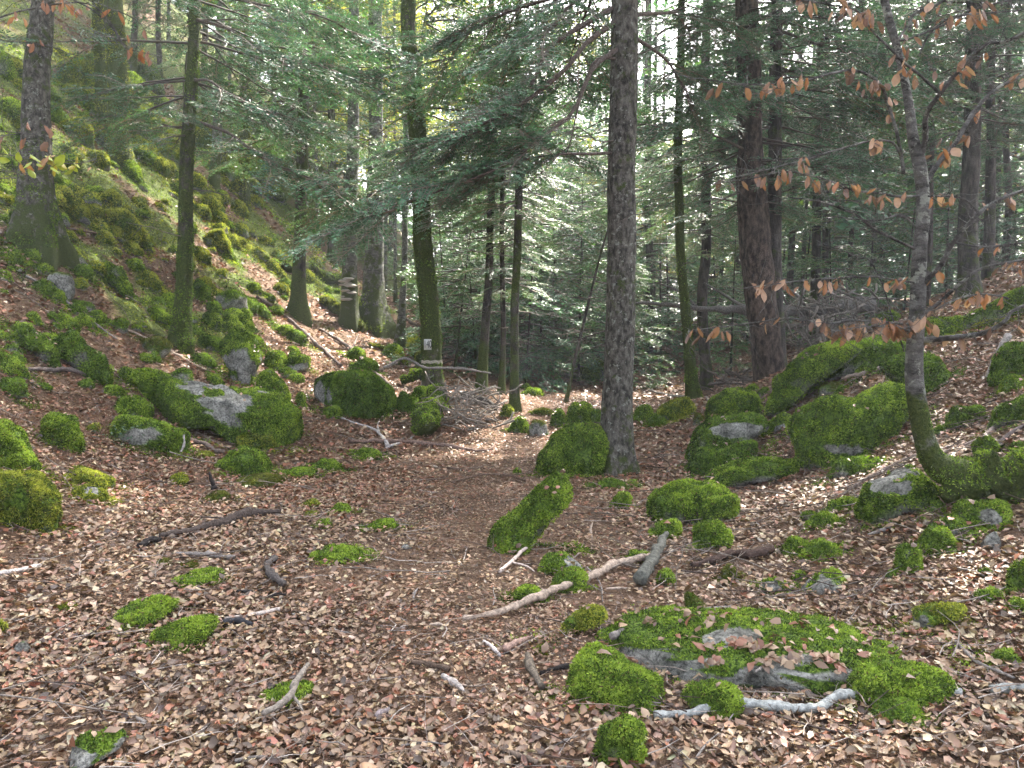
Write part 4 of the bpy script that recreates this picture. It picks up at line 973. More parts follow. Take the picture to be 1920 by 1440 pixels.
brush("brush_pile", "tangle of dead branches lying on the ground right of the mossy slim tree", 1370, 742, 19, 170, 50, 60, (.15, .125, .11), 8, wpx=(2, 5))
S("long fallen grey branch lying level behind the scaly double trunk", [(1180,568),(1240,570),(1310,578),(1400,580),(1490,582),(1580,576),(1640,574)], [5,9,13,18,20,24,22], (.13,.12,.11), name="fallen_branch", d=17.5, side=[([(1310,578),(1270,545),(1225,528)],6),([(1400,580),(1350,548),(1320,530)],7),([(1490,582),(1500,560),(1470,540),(1400,520)],8),([(1580,578),(1600,560),(1680,560)],8)])

# ------------------------------------------------------------------ fir boughs
def bough(seed, spacing, nl, nw, step, curl=.22, gap=.18, tw=0.5):
    """flat fir bough 1 long on +X: axis, side twigs, needles as small diamonds in two ranks"""
    r = np.random.default_rng(seed); V = []; C = []; wood = Bag()
    ax = np.linspace(0, 1, 9)[:, None] * np.array([1, 0, 0]) + np.stack([np.zeros(9), .04 * np.sin(np.linspace(0, 4, 9) + seed), -.18 * np.linspace(0, 1, 9) ** 2], 1)
    v, q, t = tube(ax, np.linspace(.010, .0025, 9), 3, False); wood.add(v, q, None, (.09, .065, .05))
    def needles(P0, d, L):
        n = max(2, int(L / step)); t = (np.arange(n) + .6) / n * L
        keepn = r.random(n) > gap * .6
        side = np.cross([0, 0, 1.0], d); side /= np.linalg.norm(side) + 1e-9
        for s in (-1, 1):
            tt = t[keepn][:, None]; m = len(tt)
            if not m: continue
            c = P0 + d * tt + np.array([0, 0, -1.0]) * curl * tt ** 2 * 1.2
            nd = unit(d * .55 + side * s * 1.0 + r.normal(0, .22, (m, 3)) + np.array([0, 0, .05])); L_ = nl * r.uniform(.6, 1.2, (m, 1))
            w = unit(np.cross(nd, np.array([0, 0, 1.0]) + r.normal(0, .55, (m, 3)))) * nw * r.uniform(.7, 1.2, (m, 1))
            V.append(np.stack([c, c + nd * L_ * .45 + w, c + nd * L_, c + nd * L_ * .45 - w], 1).reshape(-1, 3))
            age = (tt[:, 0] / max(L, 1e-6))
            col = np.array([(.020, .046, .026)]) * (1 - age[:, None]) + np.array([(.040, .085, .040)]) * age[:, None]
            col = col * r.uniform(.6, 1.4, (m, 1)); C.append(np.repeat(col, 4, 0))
    for i in range(int(1 / spacing)):
        t = .08 + i * spacing * .92 + r.uniform(-.3, .3) * spacing
        if t > 1: break
        P0 = np.array([np.interp(t, np.linspace(0, 1, 9), ax[:, k]) for k in range(3)])
        for s in (-1, 1):
            if r.random() < gap: continue
            L = tw * (0.30 + 0.9 * t if t < .35 else 1.0 * (1.05 - t) ** .75 + .08) * r.uniform(.7, 1.15)
            an = math.radians(r.uniform(42, 62)); d = np.array([math.cos(an), s * math.sin(an), r.normal(-.03, .10)]); d /= np.linalg.norm(d)
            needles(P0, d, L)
            tp = P0 + d * np.linspace(0, L * .95, 3)[:, None] + np.array([0, 0, -1.0]) * curl * 1.2 * (np.linspace(0, L * .95, 3)[:, None]) ** 2
            v, q, _ = tube(tp, np.linspace(.004, .0012, 3), 3, False); wood.add(v, q, None, (.08, .06, .045))
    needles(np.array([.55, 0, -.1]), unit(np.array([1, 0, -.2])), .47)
    wv, wq, _, wc = wood.arrays(); nv = np.concatenate(V); n = len(nv) // 4
    return np.concatenate([nv, wv]), np.concatenate([np.arange(n * 4).reshape(n, 4), wq + len(nv)]), np.concatenate([np.concatenate(C), wc])
T_NEAR = [bough(s, .034, .034, .0062, .0175, tw=.42) for s in (1, 2, 3)]
T_MID = [bough(s, .060, .056, .0115, .036, tw=.46) for s in (11, 12, 13)]
T_LOW = [bough(s, .10, .11, .026, .075, tw=.5) for s in (21, 22)]
T_DIST = [bough(s, .22, .30, .075, .20, tw=.5) for s in (51, 52)]
T_FAR = [bough(s, .14, .17, .045, .12, tw=.5) for s in (31, 32)]
print("bough quads", [len(t[1]) for t in (T_NEAR[0], T_MID[0], T_LOW[0], T_FAR[0])])

def put(bag, tpl, P, d, L, roll=0.0, tint=1.0):
    """place a bough with its axis along d"""
    d = unit(d); up = np.array([0, 0, 1.0]); s = unit(np.cross(up, d)); u = np.cross(d, s)
    if roll: s, u = s * math.cos(roll) + u * math.sin(roll), u * math.cos(roll) - s * math.sin(roll)
    V, Q, C = tpl; M = np.stack([d, s, u], 0)
    bag.add(V @ M * L + P, Q, None, C * tint)
def pick(r, l): return l[int(r.integers(len(l)))]
def limb_with_boughs(bag, r, P0, az, L, pitch, tpls, nb, bl, tint=1.0, wood=(.075, .058, .048), sag=.12):
    t = np.linspace(0, 1, 8)[:, None]; dh = np.array([math.cos(az), math.sin(az), 0])
    ax = P0 + dh * t * L + np.array([0, 0, 1.0]) * (math.tan(pitch) * t * L - sag * L * t ** 2) + r.normal(0, .012 * L, (8, 3)) * t
    v, q, tt = tube(ax, np.linspace(.014 * L ** .5 + .004, .004, 8), 4, False); bag.add(v, q, None, wood)
    for k in range(nb):
        tk = .22 + .78 * (k + r.uniform(0, .8)) / nb; tk = min(tk, 1)
        P = np.array([np.interp(tk, t[:, 0], ax[:, j]) for j in range(3)]); s = 1 if k % 2 else -1
        a2 = az + s * math.radians(r.uniform(25, 62)) * (1 if k < nb - 1 else 0)
        put(bag, pick(r, tpls), P, np.array([math.cos(a2), math.sin(a2), r.normal(-.12, .14)]), bl * r.uniform(.7, 1.2) * (1.1 - .4 * tk), r.normal(0, .25), tint * r.uniform(.75, 1.25))
def fir_crown(seed, H, Lmax, Hd, whorl=.42, per=4, nb=5, detail=T_MID, coarse=T_LOW, up=T_LOW, taper=.8, tint=(1, 1, 1), foot=.0, z0=0.0, pitch=-8):
    r = np.random.default_rng(seed); b = Bag(); z = z0; tint = np.array(tint)
    while z < H:
        L = Lmax * max(0.12, (1 - (z / H)) ** taper); lowf = foot + (1 - foot) * min(1, (z - z0 + .6) / 1.8)
        n = per if z < Hd else max(3, per - 1)
        for k in range(n):
            az = r.uniform(0, 2 * math.pi); Lk = L * r.uniform(.55, 1.1) * lowf; fine = z < Hd
            limb_with_boughs(b, r, np.array([0, 0, z + r.uniform(-.15, .15)]), az, Lk, math.radians(pitch + 22 * z / H + r.normal(0, 6)), detail if fine else up, max(2, int(nb * Lk / Lmax + 1.5)) if fine else max(1, int(3 * Lk / Lmax + .5)), min(1.25, .42 * Lk + .35) if fine else min(1.8, .6 * Lk + .4), tint)
        z += whorl * r.uniform(.7, 1.3) * (1 if z < Hd else 1.8)
    return b
BLUE, GREEN, WARM = (2.2, 2.3, 2.5), (2.6, 2.5, 1.7), (4.0, 3.1, 1.3)
CROWN_HI = [fir_crown(s, 12, 3.1, 4.6, tint=c).mesh("fir_crown", M_NEEDLE) for s, c in ((1, BLUE), (2, GREEN), (3, BLUE))]
CROWN_SLIM = [fir_crown(s, 9, 1.7, 4.0, whorl=.36, per=3, nb=4, tint=c).mesh("fir_crown", M_NEEDLE) for s, c in ((4, BLUE), (5, GREEN))]
CROWN_FAR = [fir_crown(s, H, L, 0, whorl=.40, per=5, up=T_FAR if H > 10 else T_LOW, tint=c, foot=.3).mesh("fir_crown", M_NEEDLE) for s, H, L, c in ((6, 15, 3.3, BLUE), (7, 13, 3.0, GREEN), (8, 16, 3.6, BLUE), (9, 14, 2.8, WARM))]
CROWN_SHADE = [fir_crown(s, 11, 4.6, 0, whorl=.36, per=5, up=T_LOW, tint=BLUE, foot=.8, taper=.55, pitch=4).mesh('fir_crown', M_NEEDLE) for s in (41, 42)]  # wide crowns added high up to block sun from the ground
CROWN_YOUNG = [fir_crown(s, H, L, H, whorl=.30, per=4, nb=3, detail=T_LOW, tint=c, foot=.6, z0=.25).mesh("young_fir_crown", M_NEEDLE) for s, H, L, c in ((14, 4.5, 1.6, BLUE), (15, 6.0, 1.9, GREEN), (16, 3.2, 1.3, GREEN))]

# broadleaf crown: layered sprays of small leaves, lit through
def leafy_crown(seed, R, H, n, size, cols, layers=16):
    r = np.random.default_rng(seed); b = Bag(); V = []; C = []
    for k in range(layers):
        az = r.uniform(0, 2 * math.pi); z = r.uniform(.1, 1) * H; L = R * r.uniform(.5, 1) * (1 - .5 * abs(z / H - .45)); dh = np.array([math.cos(az), math.sin(az), r.uniform(-.05, .35)])
        ax = np.array([0, 0, z * .85]) + dh * np.linspace(0, 1, 6)[:, None] * L; v, q, _ = tube(ax, np.linspace(.03, .006, 6), 3, False); b.add(v, q, None, (.10, .09, .08))
        m = n // layers; t = r.random(m) ** .6; w = r.normal(0, .30 * L, (m, 1)); sd = np.array([-dh[1], dh[0], 0])
        P = np.array([0, 0, z * .85]) + dh * (t * L)[:, None] + sd * w + np.array([0, 0, 1.0]) * r.normal(0, .10 * L, (m, 1)) * (1 if k % 3 else 2)
        a = unit(np.stack([r.normal(size=m), r.normal(size=m), r.normal(0, .45, m)], 1)); nn = unit(np.stack([r.normal(0, .5, m), r.normal(0, .5, m), np.ones(m)], 1)); c = unit(np.cross(a, nn)); s = size * r.uniform(.6, 1.2, (m, 1))
        V.append(np.stack([P - a * s * .5, P + c * s * .32, P + a * s * .5, P - c * s * .32], 1).reshape(-1, 3))
        col = np.array(cols)[r.integers(len(cols), size=m)] * r.uniform(.7, 1.3, (m, 1)); C.append(np.repeat(col, 4, 0))
    v = np.concatenate(V); b.add(v, np.arange(len(v)).reshape(-1, 4), None, np.concatenate(C)); return b
YEL = [(.34, .36, .055), (.25, .31, .045), (.40, .36, .07)]; LIME = [(.12, .20, .03), (.17, .24, .04), (.08, .15, .03)]; ORG = [(.30, .13, .05), (.25, .16, .05)]
CROWN_LEAF = [leafy_crown(1, 3.4, 9, 9000, .13, YEL, 22).mesh("leaf_crown", M_BEECH), leafy_crown(2, 3.0, 8, 8000, .12, LIME, 20).mesh("leaf_crown", M_BEECH), leafy_crown(3, 2.2, 5, 3500, .12, ORG + YEL, 12).mesh("leaf_crown", M_BEECH)]

# ------------------------------------------------------------------ trunks
def trunk_mesh(C, R, sides, flare=.55, flare_h=.35, lobes=5, moss=.3, seed=0, bumpy=.045, name="trunk", mat=None, moss_low=.6):
    m = len(C); th = np.linspace(0, 2 * np.pi, sides, endpoint=False)
    h = np.concatenate([[0], np.cumsum(np.linalg.norm(np.diff(C, axis=0), axis=1))])
    T = unit(np.gradient(C, axis=0)); A = unit(np.cross(T, [0, 1.0, 0])); Bn = np.cross(T, A)
    fl = flare * np.exp(-np.maximum(h - .30, 0) / flare_h)
    rr = R[:, None] * (1 + fl[:, None] * (.75 + .6 * np.clip(np.cos(lobes * th + seed)[None], -.3, 1)))
    dirs = np.cos(th)[None, :, None] * A[:, None] + np.sin(th)[None, :, None] * Bn[:, None]
    base = C[:, None] + rr[..., None] * dirs
    q = base + seed * 3.3
    nz = fbm(q * np.array([1, 1, .45]) * 4.5, 3) + .5 * vnoise(q * np.array([1, 1, .6]) * 16)
    V = base + dirs * (nz * bumpy * R[:, None] * 1.2)[..., None]
    mo = moss + moss_low * np.exp(-h / .8)[:, None] * np.ones((1, sides)) + .22 * dirs[..., 0] * 0 + .18 * fbm(q * 1.4, 2)
    V = V.reshape(-1, 3); i = np.arange(m - 1)[:, None] * sides; j = np.arange(sides)[None]; k = (j + 1) % sides
    Q = np.stack([i + j, i + k, i + sides + k, i + sides + j], -1).reshape(-1, 4)[:, ::-1]
    # lichen-fine ridges come from the material; the top is out of sight and closed by its small radius
    mo = np.clip(mo, 0, 1).reshape(-1); V = np.concatenate([V, C[-1:]]); mo = np.append(mo, 0)
    Tt = np.stack([(m - 1) * sides + np.arange(sides), (m - 1) * sides + (np.arange(sides) + 1) % sides, np.full(sides, m * sides)], -1)
    return new_mesh(name, V, [Q, Tt], np.stack([mo] * 3, 1), True, [mat]), V, Q, mo, dirs.reshape(-1, 3)
TREES = {}
def tree(key, label, pts, d, mat=M_FIR, moss=.3, name="fir_tree", cat="tree", crown=None, top=14.0, flare=.55, sides=18, group=None, stubs=0, fr=0.0, tone='green', seed=None, moss_low=.6, flare_h=.35, bumpy=.045, leafcrown=None, lobes=5):
    seed = seed if seed is not None else len(TREES) * 1.7; r = np.random.default_rng(int(seed * 10) + 5)
    p = np.array(pts, float); P = at_d(p[:, 0], p[:, 1], np.full(len(p), float(d))); R = p[:, 2] * d / FPX / 2
    gz = float(ground_h(P[0, 0], P[0, 1])); base = np.array([P[0, 0], P[0, 1], gz])
    P[0, 2] = min(P[0, 2], gz) - .25
    if P[-1, 2] < gz + top:       # carry the stem on above the last point
        dirv = (P[-1] - P[-2]) / max(P[-1, 2] - P[-2, 2], .1); k = gz + top - P[-1, 2]
        dirv = dirv * np.array([.6, .6, 1]); P = np.vstack([P, P[-1] + dirv * k]); R = np.append(R, R[-1] * max(.25, 1 - k / 16))
    H = P[-1, 2] - P[0, 2]; m = int(min(90, max(24, H / .16))); Cc = resample(np.c_[P, R], m); C, Rr = Cc[:, :3], Cc[:, 3]
    C = C + np.stack([fbm(np.c_[C[:, 2], C[:, 2] * 0, C[:, 2] * 0] * .5 + seed, 2), fbm(np.c_[C[:, 2], C[:, 2] * 0, C[:, 2] * 0] * .5 + seed + 9, 2), np.zeros(m)], 1) * .055
    o = empty(name, base); tag(o, label, cat, group)
    me, V, Q, mo, dirs = trunk_mesh(C - base, Rr, sides, flare, flare_h, lobes, moss, seed, bumpy, mat=mat, moss_low=moss_low)
    t = link("trunk", me, parent=o)
    if fr > 0:
        Tq = np.concatenate([Q[:, [0, 1, 2]], Q[:, [0, 2, 3]]]); a_, b_, c_ = V[Tq[:, 0]], V[Tq[:, 1]], V[Tq[:, 2]]; fn = np.cross(b_ - a_, c_ - a_)
        sg = np.sign((fn * dirs[Tq[:, 0] % len(dirs)]).sum(1)); cen = (a_ + b_ + c_) / 3
        w = sstep(.35, .8, mo[Tq].mean(1) + .3 * fbm(cen * 3 + seed, 3)) * (cen[:, 2] > -.1) * (cen[:, 2] < 8); ar = (np.linalg.norm(fn, axis=1) * .5 * w).sum(); Lf = .008 + .0019 * d; n = int(min(fr * 8 * ar / Lf ** 2, 12000))
        if n > 20:
            pp, nn, kk = surface_points(V, Tq, n, w); nn = nn * sg[kk][:, None]; v, f, c = fronds(pp - nn * Lf * .3, nn, Lf * RNG.uniform(.5, 1.1, n), tone)
            link("moss", new_mesh("moss", v, [f], c, False, [M_MOSS]), parent=t, kind='stuff')
    if stubs:
        b = Bag()
        for k in range(stubs):
            z = r.uniform(.9, min(9, top)) ; cidx = np.argmin(abs(C[:, 2] - base[2] - z)); az = r.uniform(0, 2 * math.pi); L = r.uniform(.25, 1.5) * (.5 + .6 * d / 15); s0 = C[cidx] - base
            ax = s0 + np.array([math.cos(az), math.sin(az), r.uniform(-.35, .15)]) * np.linspace(0, 1, 6)[:, None] * L + r.normal(0, .03 * L, (6, 3)) * np.linspace(0, 1, 6)[:, None]
            v, q, tt = tube(ax, np.linspace(.011, .003, 6), 4, False); b.add(v, q, None, np.array((.12, .10, .085)) * r.uniform(.7, 1.3))
            for j in range(3):
                e0 = ax[2 + j]; ax2 = e0 + unit(r.normal(size=3) * np.array([1, 1, .5]))[None] * np.linspace(0, 1, 4)[:, None] * L * .4; v, q, tt = tube(ax2, np.linspace(.005, .0015, 4), 3, False); b.add(v, q, None, (.12, .10, .085))
        link("dead_twigs", b.mesh("dead_twigs", M_TWIG), parent=o, kind='stuff')
    if crown is not None:
        me_c, zc, sc = crown[0], crown[1], crown[2]; k = np.argmin(abs(C[:, 2] - base[2] - zc))
        c = link("crown", me_c, parent=o, loc=C[k] - base); c.scale = (sc, sc, crown[3] if len(crown) > 3 else sc); c.rotation_euler = (r.normal(0, .03), r.normal(0, .03), crown[4] if len(crown) > 4 else r.uniform(0, 6.28))
    if leafcrown is not None:
        k = np.argmin(abs(C[:, 2] - base[2] - leafcrown[1])); c = link("crown", leafcrown[0], parent=o, loc=C[k] - base); c.scale = (leafcrown[2],) * 3; c.rotation_euler[2] = r.uniform(0, 6.28)
    TREES[key] = (o, C, Rr, base); return o
HI, SL, FA, LE = CROWN_HI, CROWN_SLIM, CROWN_FAR, CROWN_LEAF
tree("left", "great dark fir with a flared mossy foot standing on the left slope", [(68,475,66),(76,430,60),(76,350,54),(76,200,46),(82,60,40),(86,-5,38)], 12, M_FIR, .22, flare=1.0, sides=28, stubs=6, crown=(HI[1], 5.2, 1.0), flare_h=.5, fr=.7, tone='shade')
tree("slim", "slim dark mossy fir leaning slightly right, foot beside the leafy patch above the long slab", [(333,652,32),(340,560,29),(348,400,25),(356,200,23),(366,-5,19)], 13, M_DARKBARK, .55, flare=.6, sides=20, stubs=10, crown=(HI[0], 3.6, .95), fr=.7, tone='shade')
tree("hillA", "mossy trunk on the steep slope, left one of the two behind the great left fir", [(203,268,26),(195,200,22),(185,60,20),(182,-5,19)], 20, M_MOSSBARK, .8, name="beech_tree", sides=14, fr=.8, tone='yellow', crown=(HI[2], 5.5, 1.0))
tree("hillB", "thick mossy trunk, right one of the two behind the great left fir", [(226,300,46),(222,200,36),(216,60,33),(214,-5,32)], 18.5, M_MOSSBARK, .8, name="beech_tree", sides=16, flare=.4, fr=.8, tone='yellow')
tree("hillC", "pale slim trunk between the slim dark fir and the yellow mossy trunk", [(403,372,20),(406,300,18),(409,140,16),(412,-5,15)], 23, M_BEECHBARK, .3, name="beech_tree", sides=12, leafcrown=(LE[1], 4.5, 1.0))
tree("hillD", "yellow-green moss-clad trunk right of the pale slim trunk", [(470,440,24),(461,400,21),(459,250,19),(456,-5,16)], 24, M_MOSSBARK, .9, name="beech_tree", sides=12, fr=.9, tone='yellow', leafcrown=(LE[0], 5.0, 1.0))
tree("mid1", "straight grey trunk with mossy foot at the end of the bright moss slope", [(556,592,30),(563,520,24),(565,400,22),(568,200,20),(570,-5,18)], 18.5, M_DARKBARK, .35, sides=16, stubs=12, crown=(HI[1], 3.4, 1.05), flare=.7)
tree("mid2", "slender dark trunk just left of the tree with shelf fungus", [(624,505,16),(624,400,15),(622,200,14),(620,-5,13)], 27, M_DARKBARK, .35, sides=10, crown=(HI[2], 4.5, .9))
tree("fungus", "pale dead trunk carrying a column of shelf fungus", [(652,592,32),(654,520,28),(658,400,25),(662,250,22),(664,-5,18)], 20, M_BEECHBARK, .3, name="dead_beech_trunk", sides=16, flare=.4)
tree("giant", "broad grey beech with a deeply mossy foot beside the fungus tree", [(698,618,48),(700,560,38),(702,470,34),(704,300,27),(706,100,25),(706,-5,24)], 21, M_BEECHBARK, .25, name="beech_tree", sides=22, flare=.9, flare_h=.6, fr=.5, leafcrown=(LE[0], 7.5, 1.2))
tree("thin1", "thin grey-brown trunk between the broad grey beech and the numbered tree", [(746,645,20),(752,560,13),(756,480,12),(760,300,11),(762,-5,9)], 20, M_BEECHBARK, .2, name="beech_tree", sides=10, stubs=8)
tree("number", "moss-clad leaning tree with a white number plate and painted ring", [(818,748,42),(812,690,36),(806,600,38),(798,500,36),(790,400,33),(784,230,32),(772,100,29),(762,-5,27)], 15, M_MOSSBARK, .55, name="beech_tree", sides=26, flare=.3, fr=1.0, tone='shade', crown=(HI[0], 4.0, 1.0), moss_low=-.2, bumpy=.09)
tree("young1", "dark young fir, left of the three slender ones beyond the twig heap", [(903,738,21),(910,640,17),(917,500,14),(918,360,13),(920,-5,9)], 15.5, M_DARKBARK, .35, sides=12, stubs=22, crown=(SL[0], 2.7, 1.0))
tree("young2", "thinnest dark young fir, middle of the three slender ones", [(938,742,11),(941,600,10),(945,460,9),(946,300,8)], 15.8, M_DARKBARK, .3, sides=10, stubs=22, crown=(SL[1], 1.9, .8), top=8)
tree("young3", "grey young fir, right of the three slender ones, foot at the old wall", [(966,775,18),(968,700,16),(971,500,15),(972,330,14),(975,100,11),(976,-5,10)], 14, M_DARKBARK, .4, sides=14, stubs=26, crown=(SL[1], 3.1, 1.05))
tree("hero", "great straight fir with lichen-spotted bark standing free in the middle", [(1160,892,66),(1161,850,60),(1162,760,56),(1163,500,53),(1166,200,50),(1168,-5,49)], 9.5, M_FIR, .12, sides=40, flare=.5, flare_h=.28, stubs=18, moss_low=.35, crown=(HI[2], 7.0, 1.0))
tree("mossyslim", "slim mossy trunk with a swept foot between the great fir and the scaly double trunk", [(1303,755,26),(1292,690,20),(1284,560,18),(1275,350,16),(1280,100,14),(1282,-5,13)], 15.5, M_MOSSBARK, .6, name="beech_tree", sides=14, flare=.5, stubs=8, crown=(SL[0], 4.2, 1.2), fr=.5, tone='shade')
tree("dark1", "dark trunk just left of the scaly double trunk", [(1320,745,22),(1320,600,20),(1322,400,18),(1325,-5,15)], 19, M_DARKBARK, .2, sides=12, stubs=14, crown=(HI[1], 3.4, .9))
tree("double", "thick trunk with scaly brown bark, front stem of the double tree", [(1434,752,66),(1440,700,54),(1424,560,56),(1412,430,56),(1406,250,46),(1402,-5,40)], 15, M_PLATE, .05, sides=30, flare=.15, stubs=8, crown=(HI[2], 3.7, 1.0), moss_low=0.05, bumpy=.08)
tree("double2", "slimmer dark stem fused behind the scaly thick one, mossy at its foot", [(1462,735,40),(1456,650,34),(1450,500,28),(1452,300,24),(1456,-5,20)], 15.35, M_DARKBARK, .2, sides=16, flare=.3, stubs=14, crown=(HI[0], 4.4, .9), moss_low=.7)
tree("behind1", "far dark trunk between the great fir and the slim mossy one", [(1217,640,15),(1216,400,14),(1218,-5,12)], 26, M_DARKBARK, .2, sides=10, stubs=10, crown=(HI[1], 3.2, 1.0))
tree("r1", "broad dark trunk behind the crest, left one of the pair right of the bent beech", [(1812,540,36),(1818,400,32),(1822,250,28),(1826,-5,24)], 18, M_DARKBARK, .15, sides=14, stubs=18, crown=(HI[0], 3.6, 1.0))
tree("r2", "straight dark trunk behind the crest, right one of the pair right of the bent beech", [(1856,530,20),(1857,400,18),(1858,200,16),(1860,-5,15)], 20, M_DARKBARK, .15, sides=12, stubs=18, crown=(HI[2], 4.0, 1.0))
tree("r3", "slender far trunk closest to the right edge", [(1889,520,13),(1890,350,12),(1892,-5,10)], 23, M_DARKBARK, .1, sides=10, stubs=10, crown=(SL[0], 3.0, 1.5))
tree("r4", "slender dark trunk directly behind the bent beech stem", [(1738,600,16),(1741,450,15),(1744,-5,13)], 20, M_DARKBARK, .15, sides=10, stubs=16, crown=(HI[1], 4.0, .95))
tree("r5", "thin dark trunk between the scaly double tree and the bent beech", [(1546,600,14),(1548,400,12),(1550,-5,11)], 24, M_DARKBARK, .1, sides=10, stubs=12, crown=(HI[0], 3.6, .95))
tree("far1", "thin trunk on the skyline above the steep slope, left one", [(250,140,12),(250,60,11),(251,-5,10)], 28, M_DARKBARK, .3, sides=8, stubs=6, crown=(SL[0], 2.5, 1.6))
tree("far2", "thin trunk on the skyline above the steep slope, right one", [(304,170,11),(299,90,10),(296,-5,9)], 29, M_DARKBARK, .3, sides=8, stubs=6, crown=(SL[1], 2.2, 1.6))
tree("far3", "slim trunk on the slope seen through the gap right of the slim dark fir", [(384,255,12),(383,120,11),(384,-5,10)], 28, M_DARKBARK, .4, sides=8, leafcrown=(LE[1], 3.0, 1.0))
# slim broadleaf sapling leaning right before the great fir
tree("sap", "thin leaning sapling with a few pale leaves left of the great fir", [(1056,752,8),(1075,690,6),(1098,580,5),(1120,480,4),(1145,400,3)], 15.5, M_DARKBARK, .1, name="sapling", sides=8, stubs=12, top=2.5, flare=.6, flare_h=.1)

# extra upper crowns added on these trees to shade the clearing
for j, (key, z) in enumerate([("hero", 8.5), ("double", 9.0), ("r1", 9.0), ("r4", 10.0), ("double", 12.5), ("double2", 12.5)]):
    o, C, Rr, base = TREES[key]; k = np.argmin(abs(C[:, 2] - base[2] - z)); c = link("crown", CROWN_SHADE[j % 2], parent=o, loc=C[k] - base); c.rotation_euler[2] = j * 1.9
# boughs of the great fir and its neighbours hanging into view: every limb is a part, its needles a part of the limb
def limb(key, pts, r0, nb, bl, seed, tpls=T_NEAR, from_t=.35, tint=BLUE, bare=False, hang=-.15, spread=60):
    o, C, Rr, base = TREES[key]; r = np.random.default_rng(seed)
    p = np.array(pts, float); P = at_d(p[:, 0], p[:, 1], p[:, 2]); k = np.argmin(abs(C[:, 2] - P[0, 2])); P[0] = C[k] + unit(P[1] - C[k]) * Rr[k] * .6
    A = resample(P, 18); A[1:] += np.stack([fbm(A[1:] * 3 + seed, 2)] * 3, 1) * .015
    b = Bag(); v, q, t = tube(A - base, np.linspace(r0, r0 * .22, 18), 8); b.add(v, q, t, np.array((.095, .075, .063)))
    l = link("branch", b.mesh("branch", M_TWIG, True), parent=o); f = Bag(); tn = np.array(tint)
    for j in range(nb):
        tk = from_t + (1 - from_t) * (j + r.uniform(0, .7)) / nb; i = min(16, int(tk * 17)); d0 = unit(A[i + 1] - A[i]); az = math.atan2(d0[1], d0[0]) + (1 if j % 2 else -1) * math.radians(r.uniform(15, spread))
        L = bl * r.uniform(.65, 1.2); d1 = np.array([math.cos(az), math.sin(az), hang + r.normal(0, .12) + .4 * d0[2]])
        if bare:
            ax = A[i] - base + unit(d1) * np.linspace(0, 1, 6)[:, None] * L + r.normal(0, .03 * L, (6, 3)) * np.linspace(0, 1, 6)[:, None]; v, q, t = tube(ax, np.linspace(.007, .002, 6), 4, False); f.add(v, q, None, np.array((.10, .08, .068)))
        else: put(f, pick(r, tpls), A[i] - base, d1, L, r.normal(0, .25), tn * r.uniform(.75, 1.25))
    link("needles", f.mesh("needles", M_NEEDLE), parent=l, kind='stuff')
limb("hero", [(1150,5,9.5),(1080,55,9.3),(1030,90,9.2),(1000,150,9.1),(955,215,9.0),(860,260,8.9),(800,265,8.9)], .035, 12, 1.1, 1)
limb("hero", [(1148,40,9.5),(1100,80,9.2),(1060,130,9.0),(985,190,8.8),(900,235,8.7),(800,275,8.6),(720,290,8.6)], .035, 10, 1.15, 2)
limb("hero", [(1148,80,9.5),(1110,130,9.1),(1075,210,8.9),(1010,260,8.7),(960,300,8.6),(900,330,8.5),(790,370,8.5),(700,410,8.5)], .03, 10, 1.2, 3)
limb("hero", [(1148,92,9.4),(1115,115,9.2),(1090,180,9.1),(1070,260,9.0),(1060,290,9.0)], .022, 7, .9, 4, bare=True)
limb("hero", [(1150,-40,9.6),(1060,-10,9.8),(960,20,10),(880,60,10),(800,110,10)], .035, 11, 1.2, 5)
limb("hero", [(1190,20,9.5),(1235,25,9.9),(1280,25,10.3),(1340,50,10.6)], .03, 8, 1.0, 6, from_t=.5)
limb("hero", [(1188,50,9.5),(1230,95,9.8),(1262,130,10),(1300,200,10.2)], .028, 8, 1.0, 7, from_t=.45)
limb("hero", [(1150,260,9.5),(1120,265,9.2),(1085,240,9.0),(1040,240,8.9)], .012, 6, .7, 8, bare=True, from_t=.2)
limb("hero", [(1150,290,9.4),(1060,290,9.0),(960,300,8.8),(860,320,8.7)], .02, 12, 1.0, 9, hang=-.05)
limb("hero", [(1150,-90,9.8),(1090,-40,10.5),(1020,20,11.2),(960,90,11.8),(900,150,12.2)], .035, 14, 1.5, 21, tpls=T_MID, tint=GREEN)
limb("hero", [(1150,-60,9.4),(1100,-20,8.8),(1060,20,8.4),(1000,90,8.0)], .03, 12, 1.0, 22, from_t=.3)
limb("hero", [(1150,-60,10),(1110,0,11),(1080,80,12),(1050,170,13)], .03, 14, 1.4, 23, tpls=T_MID, tint=BLUE)
limb("young3", [(973,60,14),(1020,60,13.8),(1080,90,13.6),(1120,140,13.5)], .02, 10, 1.2, 24, tpls=T_MID, tint=GREEN)
limb("young3", [(973,250,14),(1010,260,13.8),(1060,290,13.6),(1110,330,13.5)], .02, 9, 1.0, 25, tpls=T_MID, tint=BLUE)
limb("mossyslim", [(1278,40,15.5),(1240,60,15),(1200,110,14.6),(1150,170,14.4)], .03, 10, 1.5, 26, tpls=T_MID, tint=BLUE)
limb("slim", [(358,30,13),(420,50,12.6),(500,100,12.3),(580,120,12.2),(660,130,12.2)], .032, 11, 1.5, 11, tpls=T_MID, tint=BLUE)
limb("slim", [(352,215,13),(430,250,12.5),(500,300,12.2),(570,330,12.1),(640,370,12.1)], .032, 11, 1.3, 12, tpls=T_MID, tint=BLUE)
limb("slim", [(345,245,13),(290,232,12.7),(250,228,12.5)], .02, 5, 1.0, 13, tpls=T_MID, tint=GREEN)
